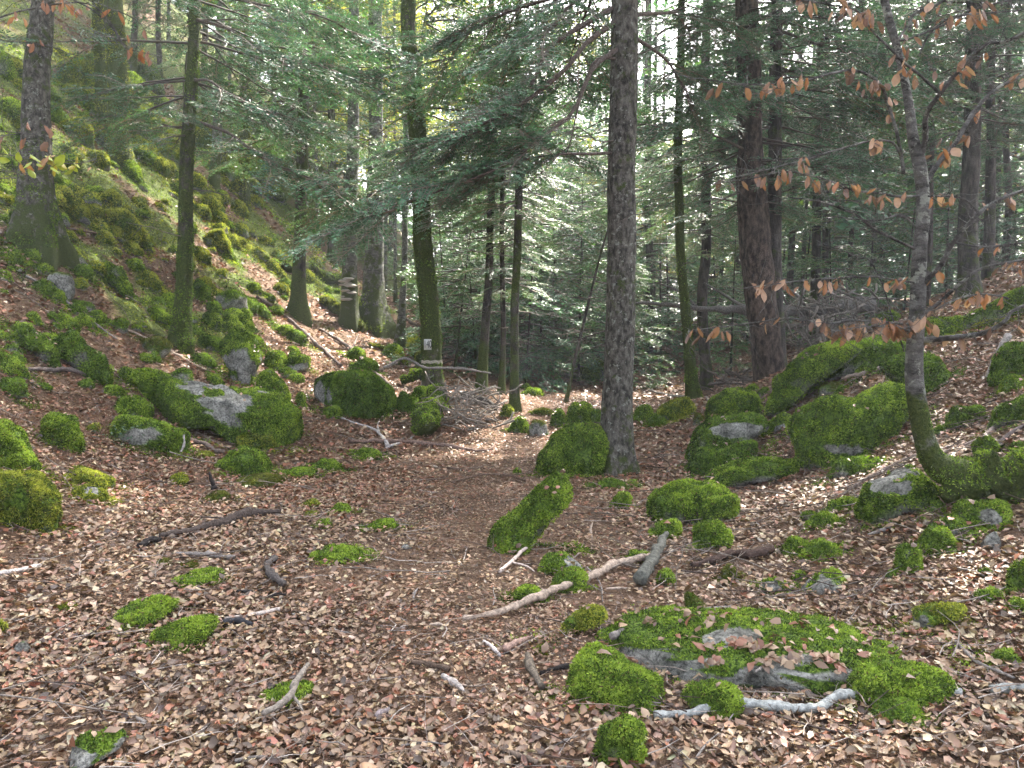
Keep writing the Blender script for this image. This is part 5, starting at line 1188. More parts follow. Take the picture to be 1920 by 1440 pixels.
limb("slim", [(362,-20,13),(470,5,12.6),(600,30,12.4),(690,80,12.4)], .032, 12, 1.4, 14, tpls=T_MID, tint=BLUE)
limb("slim", [(350,150,13),(400,155,12.6),(470,200,12.3),(560,225,12.2)], .025, 9, 1.2, 15, tpls=T_MID, tint=BLUE)
limb("number", [(790,330,15),(730,350,14.5),(660,380,14),(590,400,13.8)], .03, 9, 1.3, 16, tpls=T_MID, tint=GREEN)
limb("double", [(1395,280,15),(1330,250,14.3),(1270,230,14),(1200,240,13.8)], .03, 9, 1.4, 17, tpls=T_MID, tint=BLUE)
limb("double2", [(1468,130,15.3),(1520,130,15),(1580,150,14.8),(1640,190,14.6)], .035, 9, 1.5, 18, tpls=T_MID, tint=BLUE)
limb("double2", [(1468,170,15.3),(1530,170,15),(1600,180,14.8),(1700,185,14.6)], .03, 9, 1.5, 19, tpls=T_MID, tint=GREEN)
limb("double2", [(1465,60,15.3),(1560,90,15),(1660,110,14.8)], .03, 9, 1.5, 20, tpls=T_MID, tint=BLUE)

# ------------------------------------------------------------------ the forest behind
occ = [(b[3][0], b[3][1]) for b in TREES.values()]
rf = np.random.default_rng(77)
def far_tree(px, d, w, me, zc, sc, label, group, name="fir_tree", mat=M_DARKBARK, kindname="tree"):
    P = at_d(px, 640, d); x, y = P[0], P[1]; gz = float(ground_h(x, y)); R = w * d / FPX / 2
    o = empty(name, (x, y, gz)); tag(o, label, kindname, group)
    H = 17 * sc + zc if zc > 0 else 4.5 * sc; C = np.stack([np.linspace(0, rf.normal(0, .4), 20), np.linspace(0, rf.normal(0, .4), 20), np.linspace(-.3, H, 20)], 1)
    me2, *_ = trunk_mesh(C, np.linspace(R, R * .25, 20), 9, .4, .3, 4, .2, rf.uniform(0, 50), .04, mat=mat)
    link("trunk", me2, parent=o)
    if zc > 1 and d < 45:
        b = Bag()
        for k in range(14):
            z = rf.uniform(1.0, zc + 1.5); az = rf.uniform(0, 6.28); L = rf.uniform(.4, 1.7)
            ax = np.array([0, 0, z]) + np.array([math.cos(az), math.sin(az), rf.uniform(-.3, .1)]) * np.linspace(0, 1, 4)[:, None] * L; v, q, t = tube(ax, np.linspace(.013, .004, 4), 3, False); b.add(v, q, None, (.12, .10, .085))
        link("dead_twigs", b.mesh("dead_twigs", M_TWIG), parent=o, kind='stuff')
    c = link("crown", me, parent=o, loc=(0, 0, zc)); c.scale = (sc, sc, sc * (1.2 if zc > 1.2 and name == 'fir_tree' else 1)); c.rotation_euler[2] = rf.uniform(0, 6.28)
    occ.append((x, y)); return o
SUNLIT = [hit1(a, b) for a, b in [(90,960),(250,900),(1000,1190),(950,850),(450,500),(400,430),(430,340),(520,570),(640,650),(700,720),(300,350),(560,560)]]
n = 0
while n < 92:
    d = 20 + 42 * rf.random() ** .85; px = rf.uniform(-160, 2080)
    if d < 27 and (px < 620 or 960 < px < 1180): continue
    if px < 560 and d < 34 or abs(px - 738) < 34 and rf.random() < .85: continue
    P = at_d(px, 640, d)
    if any(math.hypot(P[0] - q[0] - SUN_DIR[0] / SUN_DIR[2] * h, P[1] - q[1] - SUN_DIR[1] / SUN_DIR[2] * h) < 2.3 for q in SUNLIT for h in (4, 7, 10, 13)): n += .02; continue
    if min((P[0] - a) ** 2 + (P[1] - b) ** 2 for a, b in occ) < 2.0: continue
    m = FA[int(rf.integers(4))]
    zc = rf.uniform(1.5, 5.5) if px > 800 else rf.uniform(2.5, 6)
    far_tree(px, d, rf.uniform(260, 520) / d * rf.choice([.6, 1, 1]), m, zc, rf.uniform(.85, 1.2), "slender dark fir in the dense forest behind the clearing", "firs of the dense forest behind")
    n += 1
n = 0
for (px, d, k, s) in [(850,18.5,1,.9),(895,20,0,1.2),(985,19,0,1.1),(1015,21,1,1.35),(1045,23,0,1.4),(1085,21.5,1,1.2),(930,24,0,1.5),(960,27,1,1.5),(1110,27,0,1.5),(870,27,0,1.4),(820,30,1,1.4),(1000,30,0,1.6),(1060,33,1,1.6),(905,35,0,1.7),(1140,36,1,1.6),(1255,29,0,1.4),(1345,30,1,1.4),(1400,27,0,1.2),(880,21,0,.9),(840,24,1,.9),(1010,23,0,.8),(930,27,1,1),(1060,29,0,1),(1100,24,2,1.1),(1130,31,1,1.1),(1190,21,2,1),(1240,24,0,1),(1330,26,1,1),(1370,22,2,.9),(1500,25,0,1),(1560,22,1,.9),(1620,24,0,1),(1690,26,1,1),(1770,23,0,.9),(1850,26,1,1),(1920,22,0,1),(860,32,1,1),(990,34,0,1.1),(1030,40,1,1.3),(1150,42,0,1.3),(1280,38,1,1.3),(1440,35,0,1.2),(1600,36,1,1.3),(1720,38,0,1.3),(1850,40,1,1.3),(820,42,0,1.3),(900,46,1,1.4),(1090,50,0,1.5),(1220,48,1,1.5),(1380,48,0,1.5),(1520,46,1,1.5),(690,34,1,1.0),(560,37,2,1.2),(630,42,0,1.3)]:
    far_tree(px, d, 5, CROWN_YOUNG[k], .0, s, "young bushy fir in the undergrowth of the forest behind", "young firs in the undergrowth behind", name="young_fir")
for (px, d, k, s, z) in [(742,29,0,1.2,3.2),(722,33,0,1.3,5),(1065,40,0,1.4,4),(735,38,0,1.1,3),(760,44,0,1.4,4),(650,38,0,1.2,3.5),(600,30,1,1.0,3),(520,36,1,1.1,3),(860,50,0,1.5,3),(1010,52,0,1.5,3),(1100,46,1,1.3,2),(1240,50,0,1.4,3),(1290,44,2,1.4,2.2),(1480,52,0,1.5,2.5),(1600,50,0,1.4,1.5),(1680,55,0,1.5,3),(1780,48,0,1.3,3),(1890,50,1,1.4,3),(1350,56,0,1.6,2),(440,34,1,1.1,3),(330,34,1,1.0,2.5),(140,32,1,1.2,2),(60,30,1,1.2,2),(1210,36,2,1.2,3.5),(700,52,0,1.6,4),(80,22,1,.9,3.5)]:
    far_tree(px, d, rf.uniform(6, 10), LE[k], z, s, "broadleaf tree with yellow-green leaves glowing in the sun between the firs", "sunlit broadleaf trees beyond the firs", name="broadleaf_tree", mat=M_BEECHBARK)
# far-off wood closing the view
b = Bag(); r = np.random.default_rng(5)
for k in range(340):
    x = r.uniform(-75, 80); y = 62 + r.uniform(0, 22) + abs(x) * .1; z = float(ground_h(x, y)); H = r.uniform(8, 20)
    for j in range(8):
        zz = z + H * (j + r.random()) / 8; a = r.uniform(0, 6.28)
        put(b, pick(r, T_DIST), np.array([x, y, zz]), np.array([math.cos(a), math.sin(a), -.2]), r.uniform(2.0, 3.4), r.normal(0, .4), np.array([BLUE, GREEN, WARM][int(r.integers(3))]) * r.uniform(.8, 1.3))
tag(link("distant_forest", b.mesh("distant_forest", M_NEEDLE), kind='stuff'), "dense far-off fir forest closing the view", "forest")

# ------------------------------------------------------------------ number plate and painted ring on the mossy tree
o, C, Rr, base = TREES["number"]
pl = at_d(802, 646, 15.0); k = np.argmin(abs(C[:, 2] - pl[2])); yy = C[k, 1] - Rr[k] * 1.10 - .02
pl = at_d(802, 646, yy); w_, h_ = 14 * yy / FPX, 20 * yy / FPX
bx = Bag()
def box(b, c, s, col):
    c = np.array(c, float); s = np.array(s, float) / 2; v = np.array([[x, y, z] for x in (-1, 1) for y in (-1, 1) for z in (-1, 1)]) * s + c
    b.add(v, [(0, 1, 3, 2), (4, 6, 7, 5), (0, 4, 5, 1), (2, 3, 7, 6), (0, 2, 6, 4), (1, 5, 7, 3)], None, col)
box(bx, (0, 0, 0), (w_, .008, h_), (.48, .48, .45))
M_PLATEPAINT = mat_plain("enamel_plate", (1, 1, 1), .4, 30, .06)
sg = tag(link("number_sign", bx.mesh("number_sign", M_PLATEPAINT), loc=pl), "small white plate with the black number 140 fixed to the moss-clad tree", "sign")
sg.rotation_euler = (0, 0, .10)
cu = bpy.data.curves.new("numerals", 'FONT'); cu.body = "140"; cu.size = h_ * .98; cu.align_x = 'CENTER'; cu.align_y = 'CENTER'; cu.extrude = .0015; cu.space_character = .92
tmp = bpy.data.objects.new("numerals_source", cu); COL.objects.link(tmp); bpy.context.view_layer.update()
nm = bpy.data.meshes.new_from_object(tmp.evaluated_get(bpy.context.evaluated_depsgraph_get())); bpy.data.objects.remove(tmp)
a_ = nm.attributes.new("tint", 'FLOAT_COLOR', 'POINT'); a_.data.foreach_set("color", np.tile([.015, .015, .015, 1], len(nm.vertices)).astype(np.float32)); nm.materials.clear(); nm.materials.append(M_PLATEPAINT)
nu = link("numerals", nm, parent=sg, loc=(0, -.0065, 0), rot=(math.pi / 2, 0, 0)); nu.scale = (.56, 1, 1)
ring = at_d(812, 677, 15.0); k = np.argmin(abs(C[:, 2] - ring[2])); n_ = 26
bb = Bag(); P_ = C[k] - base; th = np.linspace(math.pi * 1.05, math.pi * 1.95, n_)
for s0, s1 in ((-.03, .03),):
    v = np.concatenate([np.stack([P_[0] + np.cos(th) * Rr[k] * 1.13, P_[1] + np.sin(th) * Rr[k] * 1.13, np.full(n_, P_[2] + s) + .008 * np.sin(th * 9)], 1) for s in (s0, s1)])
    q = np.stack([np.arange(n_ - 1), np.arange(1, n_), np.arange(1, n_) + n_, np.arange(n_ - 1) + n_], -1); bb.add(v, q, None, (.34, .31, .26))
link("painted_ring", bb.mesh("painted_ring", M_TWIG, True), parent=o)

# shelf fungus on the dead trunk
o, C, Rr, base = TREES["fungus"]
def half_disc(seed):
    r = np.random.default_rng(seed); V = []; th = np.linspace(-.1, math.pi + .1, 12)
    V.append((0, 0, .02)); rim = [(math.cos(t) * (1 + .06 * r.normal()), -math.sin(t) * (.8 + .05 * r.normal()), -.06) for t in th]
    mid = [(x * .6, y * .6, .14) for x, y, z in rim]; bot = [(x * .5, y * .5, -.28) for x, y, z in rim]
    V += mid + rim + bot; T = []; Q = []
    for i in range(11):
        T.append((0, 1 + i, 2 + i)); Q.append((1 + i, 13 + i, 14 + i, 2 + i)); Q.append((13 + i, 25 + i, 26 + i, 14 + i))
    b = Bag(); b.add(np.array(V), Q, T, (1, 1, 1)); return b.mesh("bracket_fungus", M_FUNGUS, True)
FM = [half_disc(1), half_disc(2)]
for j, (px, py, w) in enumerate([(648,527,22),(656,523,18),(644,534,15),(660,536,20),(650,545,17),(662,549,16),(645,556,12),(652,561,20),(656,532,14)]):
    P = at_d(px, py, 20.0); k = np.argmin(abs(C[:, 2] - P[2])); dx = P[0] - C[k, 0]; rr = Rr[k]; dx = np.clip(dx, -rr * .9, rr * .9); P[1] = C[k, 1] - math.sqrt(rr ** 2 - dx ** 2) * .92; P[0] = C[k, 0] + dx
    f = link("bracket_fungus", FM[j % 2], parent=o, loc=P - base); s = w * 20 / FPX * .62; f.scale = (s, s, s); f.rotation_euler = (.05, 0, dx / rr * .8)

# ------------------------------------------------------------------ the bent beech with withered leaves, and boughs hanging in from the left
def leaf_mesh(seed, col):
    """withered beech leaf hanging from its stalk, 1 long downwards, folded and curled"""
    r = np.random.default_rng(seed); n = 6; t = np.linspace(0, 1, n); w = .33 * np.sin(np.pi * np.clip(t * .93 + .05, 0, 1)) ** .8
    fold = r.uniform(.3, 1.15); curl = r.uniform(.1, .9); V = []; 
    for i in range(n):
        y = -curl * t[i] ** 2 * .6; z = -t[i] * (1 - .1 * curl)
        V += [(-w[i] * math.cos(fold) + r.normal(0, .015), y - w[i] * math.sin(fold) + r.normal(0, .02), z), (0, y, z), (w[i] * math.cos(fold) + r.normal(0, .015), y - w[i] * math.sin(fold) * r.uniform(.6, 1.2), z)]
    Q = []
    for i in range(n - 1):
        Q += [(3*i, 3*i+1, 3*i+4, 3*i+3), (3*i+1, 3*i+2, 3*i+5, 3*i+4)]
    b = Bag(); V = np.array(V); V = np.concatenate([V, [(-.012, 0, .18), (.012, 0, .18)]]); b.add(V, Q + [(1, 18, 19, 1)] if False else Q, [(18, 19, 1)], np.array(col) * np.r_[np.repeat(r.uniform(.85, 1.15, (n * 3, 1)), 3, 1), [[.6] * 3, [.6] * 3]]); return b.mesh("leaf", M_BEECH, True)
TAN = [(.22, .125, .080), (.28, .155, .095), (.14, .085, .065), (.34, .215, .145), (.30, .14, .07)]
LM = [leaf_mesh(s, TAN[s % 5]) for s in range(10)]
LMG = [leaf_mesh(s + 20, c) for s, c in enumerate([(.26, .32, .05), (.32, .36, .06), (.22, .27, .04), (.34, .30, .06), (.30, .17, .08)])]
LMO = [leaf_mesh(s + 40, c) for s, c in enumerate([(.30, .135, .07), (.26, .12, .065), (.33, .17, .09), (.24, .12, .08)])]
rb = np.random.default_rng(9)
def wbranch(root, base, pts, w0, w1, leaves, meshes=LM, size=.074, name="branch", lay=.0, mat=None, cluster=5, twl=.075, tint=.12, t0m=.12):
    """branch from pixel polyline with distances; leaves = number hung on it, or list of (px,py) spots"""
    p = np.array(pts, float); P = at_d(p[:, 0], p[:, 1], p[:, 2]); m = 8 * len(p); A = resample(P, m)
    A[1:-1] += np.stack([fbm(A[1:-1] * 5 + w0, 2), fbm(A[1:-1] * 5 + 30, 2), fbm(A[1:-1] * 5 + 60, 2)], 1) * .008
    R = np.linspace(w0, w1, m) * A[:, 1] / FPX / 2
    v, q, t = tube(A - base, R, 8 if w0 > 6 else 5); b = Bag(); b.add(v, q, t, (tint,) * 3)
    # short leafless side twigs
    for j in range(int(m * .8)):
        i = rb.integers(m // 4, m); d = unit(rb.normal(size=3) * np.array([1, .7, .6])); L = rb.uniform(.05, .32); tw = A[i] - base + d * np.linspace(0, 1, 4)[:, None] * L + rb.normal(0, .008, (4, 3)); vv, qq, _ = tube(tw, np.linspace(min(R[i] * .6, .003), .0008, 4), 3, False); b.add(vv, qq, None, (tint,) * 3)
    br = link(name, b.mesh(name, mat or M_BEECHTWIG, True), parent=root)
    if isinstance(leaves, int):
        spots = []
        while len(spots) < leaves:
            t0 = rb.uniform(t0m, 1); i = min(m - 1, int(t0 * (m - 1)))
            for c in range(int(rb.integers(1, cluster + 1))): spots.append(A[i] + np.array([rb.normal(0, twl * .5), rb.normal(0, twl * .6), rb.uniform(-.4, .4) * twl]))
        spots = spots[:leaves]
    else: spots = [at_d(px, py, A[np.argmin(abs(to_px(A)[0] - px)), 1] + rb.normal(0, .05)) for px, py in leaves]
    for s in spots:
        lf = link("leaf", meshes[int(rb.integers(len(meshes)))], parent=br, loc=np.array(s) - base)
        sc = size * rb.uniform(.7, 1.3); lf.scale = (sc, sc, sc)
        if lay: lf.rotation_euler = (rb.normal(lay, .35), rb.normal(0, .5), rb.uniform(0, 6.28))
        else: lf.rotation_euler = (rb.normal(0, .28), rb.normal(0, .28), rb.uniform(0, 6.28))
    return br
M_BEECHTWIG = mat_bark("beech_twig_bark", (.075, .07, .065), (.16, .155, .145), .1, 2.0, lichen=.3, crack=(6, 6, 9))
dd = 5.3
P0 = at_d(1760, 885, dd); base = np.array([P0[0], P0[1], float(ground_h(P0[0], P0[1]))])
bt = empty("bent_beech", base); tag(bt, "young bent beech with bare grey stem and withered copper leaves growing from the right bank", "tree")
p = np.array([(1850,900,60),(1800,890,60),(1768,878,54),(1745,855,44),(1730,810,37),(1720,760,34),(1714,700,31),(1716,640,29),(1721,560,27),(1724,480,26),(1731,400,25),(1729,350,24),(1722,300,24),(1712,260,20),(1706,210,17),(1696,150,15),(1682,90,14),(1668,40,14),(1655,-20,13),(1640,-120,10),(1630,-300,5)])
P = at_d(p[:, 0], p[:, 1], np.full(len(p), dd)); Cc = resample(np.c_[P, p[:, 2] * dd / FPX / 2], 110)
me, V, Q, mo, dirs = trunk_mesh(Cc[:, :3] - base, Cc[:, 3], 18, .0, .3, 4, .0, 3.3, .06, mat=M_BEECHBARK, moss_low=0)
hz = V[:, 2]; mo2 = np.clip(1.5 - hz / .5 + .15 * fbm(V * 5, 3), 0, 1); mo2 = np.maximum(mo2, np.exp(-((hz - .66) / .16) ** 2) * .75)
me.attributes["tint"].data.foreach_set("color", np.c_[mo2, mo2, mo2, np.ones(len(mo2))].astype(np.float32).ravel())
tr = link("trunk", me, parent=bt)
Tq = np.concatenate([Q[:, [0, 1, 2]], Q[:, [0, 2, 3]]]); w = (mo2[Tq].mean(1) > .55) * 1.0; pp, nn, kk = surface_points(V, Tq, 5000, w)
nn = nn * np.sign((nn * dirs[np.minimum(Tq[kk, 0], len(dirs) - 1)]).sum(1))[:, None]; v, f, c = fronds(pp - nn * .005, nn, .014 * RNG.uniform(.6, 1.2, 5000), 'shade'); link("moss", new_mesh("moss", v, [f], c, False, [M_MOSS]), parent=tr, kind='stuff')
W = lambda pts, a, b_, lv, **kw: wbranch(bt, base, pts, a, b_, lv, **kw)
W([(1726,300,5.3),(1732,268,5.25),(1736,215,5.1),(1760,182,5.0),(1802,128,4.9),(1850,86,4.8),(1885,78,4.7),(1960,40,4.6)], 11, 5, 16)
W([(1734,345,5.3),(1760,305,5.35),(1792,268,5.4),(1825,212,5.5),(1868,168,5.5),(1960,120,5.6)], 10, 5, 22, size=.086)
W([(1764,180,5.0),(1730,145,4.95),(1690,112,4.9),(1640,60,4.8),(1612,20,4.75),(1560,8,4.7),(1480,-4,4.7)], 6, 3, 34)
W([(1694,325,5.3),(1680,250,5.2),(1660,185,5.2),(1640,148,5.1),(1595,132,5.0),(1540,143,4.9),(1480,155,4.8),(1420,160,4.8),(1340,152,4.7),(1270,138,4.7)], 7, 2, 40)
W([(1694,322,5.3),(1678,272,5.2),(1640,264,5.1),(1560,284,5.0),(1480,308,4.9),(1420,322,4.8),(1370,338,4.8)], 5, 2, 12)
W([(1735,368,5.3),(1660,365,5.2),(1600,356,5.1),(1540,332,5.0),(1470,322,4.9),(1400,335,4.9),(1330,345,4.85)], 5, 2, 36)
W([(1716,610,5.3),(1660,604,5.2),(1600,600,5.1),(1560,605,5.0),(1480,598,4.9),(1400,606,4.8),(1290,622,4.8)], 5, 2, 26)
W([(1712,625,5.25),(1680,612,5.1),(1640,612,5.0),(1590,618,4.95),(1560,622,4.9)], 4, 2, 34, size=.08)
W([(1722,540,5.3),(1760,500,5.2),(1788,455,5.1),(1830,408,5.0),(1870,378,5.0),(1950,345,5.0)], 11, 5, 8, size=.086)
W([(1842,402,5.0),(1800,372,4.95),(1740,368,4.95)], 4, 3, 5)
W([(1788,455,5.1),(1850,462,5.0),(1950,452,5.0)], 5, 3, 3)
W([(1716,600,5.3),(1760,570,5.2),(1800,532,5.1),(1850,500,5.0),(1960,482,5.0)], 8, 4, 12)
W([(1722,640,5.3),(1790,632,5.2),(1850,622,5.1),(1885,600,5.0),(1897,582,5.0),(1960,560,5.0)], 12, 5, 6)
W([(1890,560,5.0),(1850,552,4.95),(1800,560,4.9),(1740,590,5.0),(1722,610,5.2)], 4, 2, 26, size=.076)
W([(1722,530,5.3),(1640,520,5.1),(1560,522,5.0),(1480,528,4.9),(1395,540,4.8)], 4, 1.5, 34)
W([(1724,470,5.3),(1650,435,5.2),(1600,400,5.1),(1540,378,5.0),(1480,370,5.0)], 6, 3, 0)
W([(1722,430,5.3),(1690,405,5.2),(1640,412,5.1),(1560,405,5.1)], 4, 2, 0)
W([(1705,60,5.2),(1712,30,5.2),(1770,0,5.1),(1800,-30,5.0)], 8, 4, 8)
W([(1700,48,5.2),(1690,75,5.1),(1760,50,5.1),(1820,20,5.1),(1930,-10,5.0)], 5, 3, 12)
W([(1722,105,5.2),(1745,60,5.2),(1790,30,5.1),(1850,25,5.0),(1960,10,5.0)], 4, 2, 12)
W([(1695,660,5.3),(1640,500,5.2),(1600,480,5.1),(1530,450,5.0)], 3, 1.5, 0)
# the lying mossy trunk at its foot
S("thick moss-wrapped lying trunk running from the bent beech to the right edge", [(1772,905),(1810,908),(1870,900),(1930,888),(1990,880)], [60,88,100,104,104], name="fallen_tree", cat="log", mat=M_MOSSBARK, moss=.9, sides=20, d=[5.35,5.3,5.25,5.2,5.2])

# tree outside the frame on the left whose boughs hang into view
gx, gy = -4.6, 5.0; base = np.array([gx, gy, float(ground_h(gx, gy))])
lt = empty("beech_tree", base); tag(lt, "beech whose thin orange-leaved bough hangs in at the top left corner", "tree")
Cn = np.stack([np.linspace(0, .3, 40), np.zeros(40), np.linspace(-.3, 9, 40)], 1); me, *_ = trunk_mesh(Cn, np.linspace(.14, .05, 40), 16, .5, .3, 5, .3, 8.8, .05, mat=M_BEECHBARK); link("trunk", me, parent=lt)
for pts, a, b_, nl in [([(-400,120,5.0),(-100,60,4.9),(75,15,4.8),(165,8,4.8),(210,45,4.8),(236,92,4.8)], 5, 2, 12), ([(-400,120,5.0),(-60,50,4.9),(0,75,4.8),(60,82,4.8),(100,88,4.8),(140,103,4.8)], 4, 1.5, 14), ([(130,-2,4.8),(170,18,4.8),(215,55,4.8),(238,90,4.8),(300,105,4.8)], 3, 1.5, 9), ([(-300,-60,5),(60,-20,4.8),(180,5,4.8),(250,35,4.8),(275,60,4.8),(310,75,4.8)], 4, 1.5, 12)]:
    wbranch(lt, base, pts, a, b_, nl, meshes=LMO, size=.06, cluster=3, twl=.05, t0m=.5)
gx, gy = -4.2, 4.2; base = np.array([gx, gy, float(ground_h(gx, gy))])
lt = empty("hazel_tree", base); tag(lt, "slender tree whose bright yellow-green leaves reach in before the great left fir", "tree")
Cn = np.stack([np.linspace(0, .2, 30), np.zeros(30), np.linspace(-.3, 6, 30)], 1); me, *_ = trunk_mesh(Cn, np.linspace(.07, .03, 30), 12, .4, .3, 5, .2, 4.8, .05, mat=M_BEECHBARK); link("trunk", me, parent=lt)
for pts, nl, ms in [([(-520,380,4.2),(-100,300,4.2),(0,290,4.2),(60,298,4.2),(110,305,4.2),(145,308,4.2),(180,300,4.2)], 34, LMG), ([(-520,380,4.2),(-60,330,4.2),(0,322,4.2),(30,322,4.2)], 8, LMG), ([(-520,330,4.2),(-50,262,4.2),(0,255,4.2),(60,250,4.2),(105,262,4.2)], 20, [LM[2], LMO[3], LM[0]])]:
    wbranch(lt, base, pts, 4, 1.5, nl, meshes=ms, size=.062 if ms is LMG else .05, cluster=3, twl=.10, t0m=.70, lay=1.15 if ms is LMG else 0)

# ------------------------------------------------------------------ small plants
def dry_weed(px, py, hpx, n, label, col=(.22, .13, .09), green=False, nm="dry_weed", cat="plant"):
    H = hit1(px, py); m = H[1] / FPX; b = Bag()
    for k in range(n):
        L = hpx * m * rb.uniform(.5, 1.1); dx = rb.normal(0, .35, 2) * L
        A = np.array([rb.normal(0, .02), rb.normal(0, .02), -.02]) + np.linspace(0, 1, 5)[:, None] * np.array([dx[0], dx[1], L]) + rb.normal(0, .03 * L, (5, 3)) - np.array([0, 0, 1]) * .25 * L * np.linspace(0, 1, 5)[:, None] ** 3
        v, q, t = tube(A, np.linspace(.0035, .0012, 5), 3, False); b.add(v, q, None, np.array(col) * rb.uniform(.7, 1.3))
    o = tag(link(nm, b.mesh("stems", M_LITTER if green else M_TWIG), loc=H), label, cat); return o
def leaves_on(o, n, spread, size, cols):
    V = []; C = []
    for k in range(n):
        P = rb.normal(size=3) * np.array([spread, spread, spread * .35]) + np.array([0, 0, spread * .8]); a = unit(np.array([rb.normal(), rb.normal(), rb.normal() * .3])); c = unit(np.cross(a, np.array([rb.normal() * .4, rb.normal() * .4, 1]))) ; s = size * rb.uniform(.7, 1.2)
        V.append([P - a * s, P + c * s * .6, P + a * s, P - c * s * .6]); C += [np.array(cols[rb.integers(len(cols))])] * 4
    b = Bag(); V = np.array(V).reshape(-1, 3); b.add(V, np.arange(len(V)).reshape(-1, 4), None, np.array(C)); link("leaves", b.mesh("leaves", M_MOSS), parent=o, kind='stuff')
dry_weed(190, 820, 50, 16, "dry brown weed tuft between the square mossy block and the undercut boulder")
dry_weed(192, 800, 42, 14, "dry brown weed tuft just behind the first, nearer the slope")
dry_weed(248, 905, 46, 16, "sparse dry weed stems in front of the undercut wedge boulder")
dry_weed(310, 870, 28, 10, "short dark stalks at the end of the undercut wedge boulder", (.09, .06, .045))
dry_weed(133, 860, 34, 10, "dry reddish stalks in front of the square mossy block")
dry_weed(560, 735, 34, 14, "rusty dead fern beside the squared block", (.20, .09, .05))
dry_weed(20, 800, 44, 16, "rusty weed clump behind the mounds at the left edge", (.17, .09, .06))
dry_weed(622, 780, 26, 10, "dark little stalks in front of the ridge boulder", (.08, .06, .05))
dry_weed(680, 785, 26, 10, "small stalks with pale tips right of the ridge boulder", (.12, .10, .06))
dry_weed(762, 990, 24, 26, "grass tuft with dry and green blades beside the oval moss pad", (.12, .13, .06), nm="grass_tuft", cat="grass")
dry_weed(440, 465, 40, 10, "dry stalks on the sunlit mossy slope", (.25, .20, .13))
o = dry_weed(1515, 850, 26, 8, "small green leafy plant at the left foot of the heart-shaped boulder", (.07, .09, .04), nm="leafy_plant"); leaves_on(o, 60, .09, .02, [(.05, .09, .03), (.08, .12, .04)])
o = dry_weed(510, 748, 20, 6, "small fern growing on the fronded slab", (.05, .09, .04), nm="fern"); leaves_on(o, 60, .1, .025, [(.05, .10, .05), (.09, .14, .07)])
o = dry_weed(230, 835, 16, 6, "bluish-green fern mat under the undercut wedge boulder", (.05, .09, .05), nm="fern"); leaves_on(o, 110, .16, .022, [(.07, .12, .08), (.10, .15, .09)])

# ------------------------------------------------------------------ firs added outside the frame on the right to shade the foreground
for j, (x, y, lab) in enumerate([(9.2, 9.5, "tall fir added outside the view on the right for shade, nearest the bent beech"), (12.5, 14.5, "tall fir added outside the view on the right for shade, farther up the bank"), (7.6, 6.2, "tall fir added outside the view on the right for shade, nearest the viewer")]):
    gz = float(ground_h(x, y)); o = empty("fir_tree", (x, y, gz)); tag(o, lab, "tree")
    Cn = np.stack([np.zeros(40), np.zeros(40), np.linspace(-.3, 18, 40)], 1); me, *_ = trunk_mesh(Cn, np.linspace(.25, .08, 40), 14, .4, .3, 5, .3, 3 + j, .05, mat=M_FIR); link("trunk", me, parent=o)
    c = link("crown", CROWN_SHADE[j % 2], parent=o, loc=(0, 0, 7.5)); c.rotation_euler[2] = j * 2.3

# ------------------------------------------------------------------ the air between the trees
hz_ = Bag(); box(hz_, (0, 79, 14), (196, 190, 60), (1, 1, 1))
m, nt, b_, out = mat_new("forest_air"); nt.nodes.remove(b_)
pv = N(nt, 'ShaderNodeVolumePrincipled'); pv.inputs['Density'].default_value = HAZE; pv.inputs['Color'].default_value = (.86, .92, 1, 1); pv.inputs['Anisotropy'].default_value = .3
nt.links.new(pv.outputs[0], out.inputs['Volume'])
if HAZE > 0: tag(link("haze", hz_.mesh("haze", m), kind='stuff'), "thin bluish haze hanging between the trees", "haze")

# ------------------------------------------------------------------ say which one is which: alike things are told apart by their place beside named neighbours
ORD = ["nearest", "second nearest", "third nearest", "fourth nearest", "fifth nearest", "sixth nearest", "seventh nearest", "eighth nearest", "ninth nearest", "tenth nearest", "eleventh nearest", "twelfth nearest", "thirteenth nearest", "fourteenth nearest", "fifteenth nearest", "sixteenth nearest", "seventeenth nearest", "eighteenth nearest", "nineteenth nearest", "twentieth nearest", "twenty-first nearest", "twenty-second nearest", "twenty-third nearest", "twenty-fourth nearest", "twenty-fifth nearest", "twenty-sixth nearest"]
ORDL = ["first", "second", "third", "fourth", "fifth", "sixth", "seventh", "eighth", "ninth", "tenth", "eleventh", "twelfth", "thirteenth", "fourteenth", "fifteenth", "sixteenth", "seventeenth", "eighteenth", "nineteenth", "twentieth", "twenty-first", "twenty-second", "twenty-third", "twenty-fourth", "twenty-fifth", "twenty-sixth"]
def beside(group, noun, marks):
    obs = [o for o in bpy.data.objects if o.get('group') == group and o.parent is None]; cells = {}
    for o in obs:
        x, y, _ = to_px(np.array(o.location)); best = min(marks, key=lambda m: math.hypot(m[1] - x, m[2] - y)); dx, dy = x - best[1], y - best[2]
        side = ("above" if dy < 0 else "below") if abs(dy) > abs(dx) else ("left of" if dx < 0 else "right of")
        cells.setdefault((best[0], side), []).append((math.hypot(dx, dy), o))
    for (nm_, side), L in cells.items():
        L.sort(key=lambda t: t[0])
        for i, (_, o) in enumerate(L): o['label'] = f"{noun} {side} the {nm_}, " + (f"{ORD[i]} to it" if i < len(ORD) else "far out")
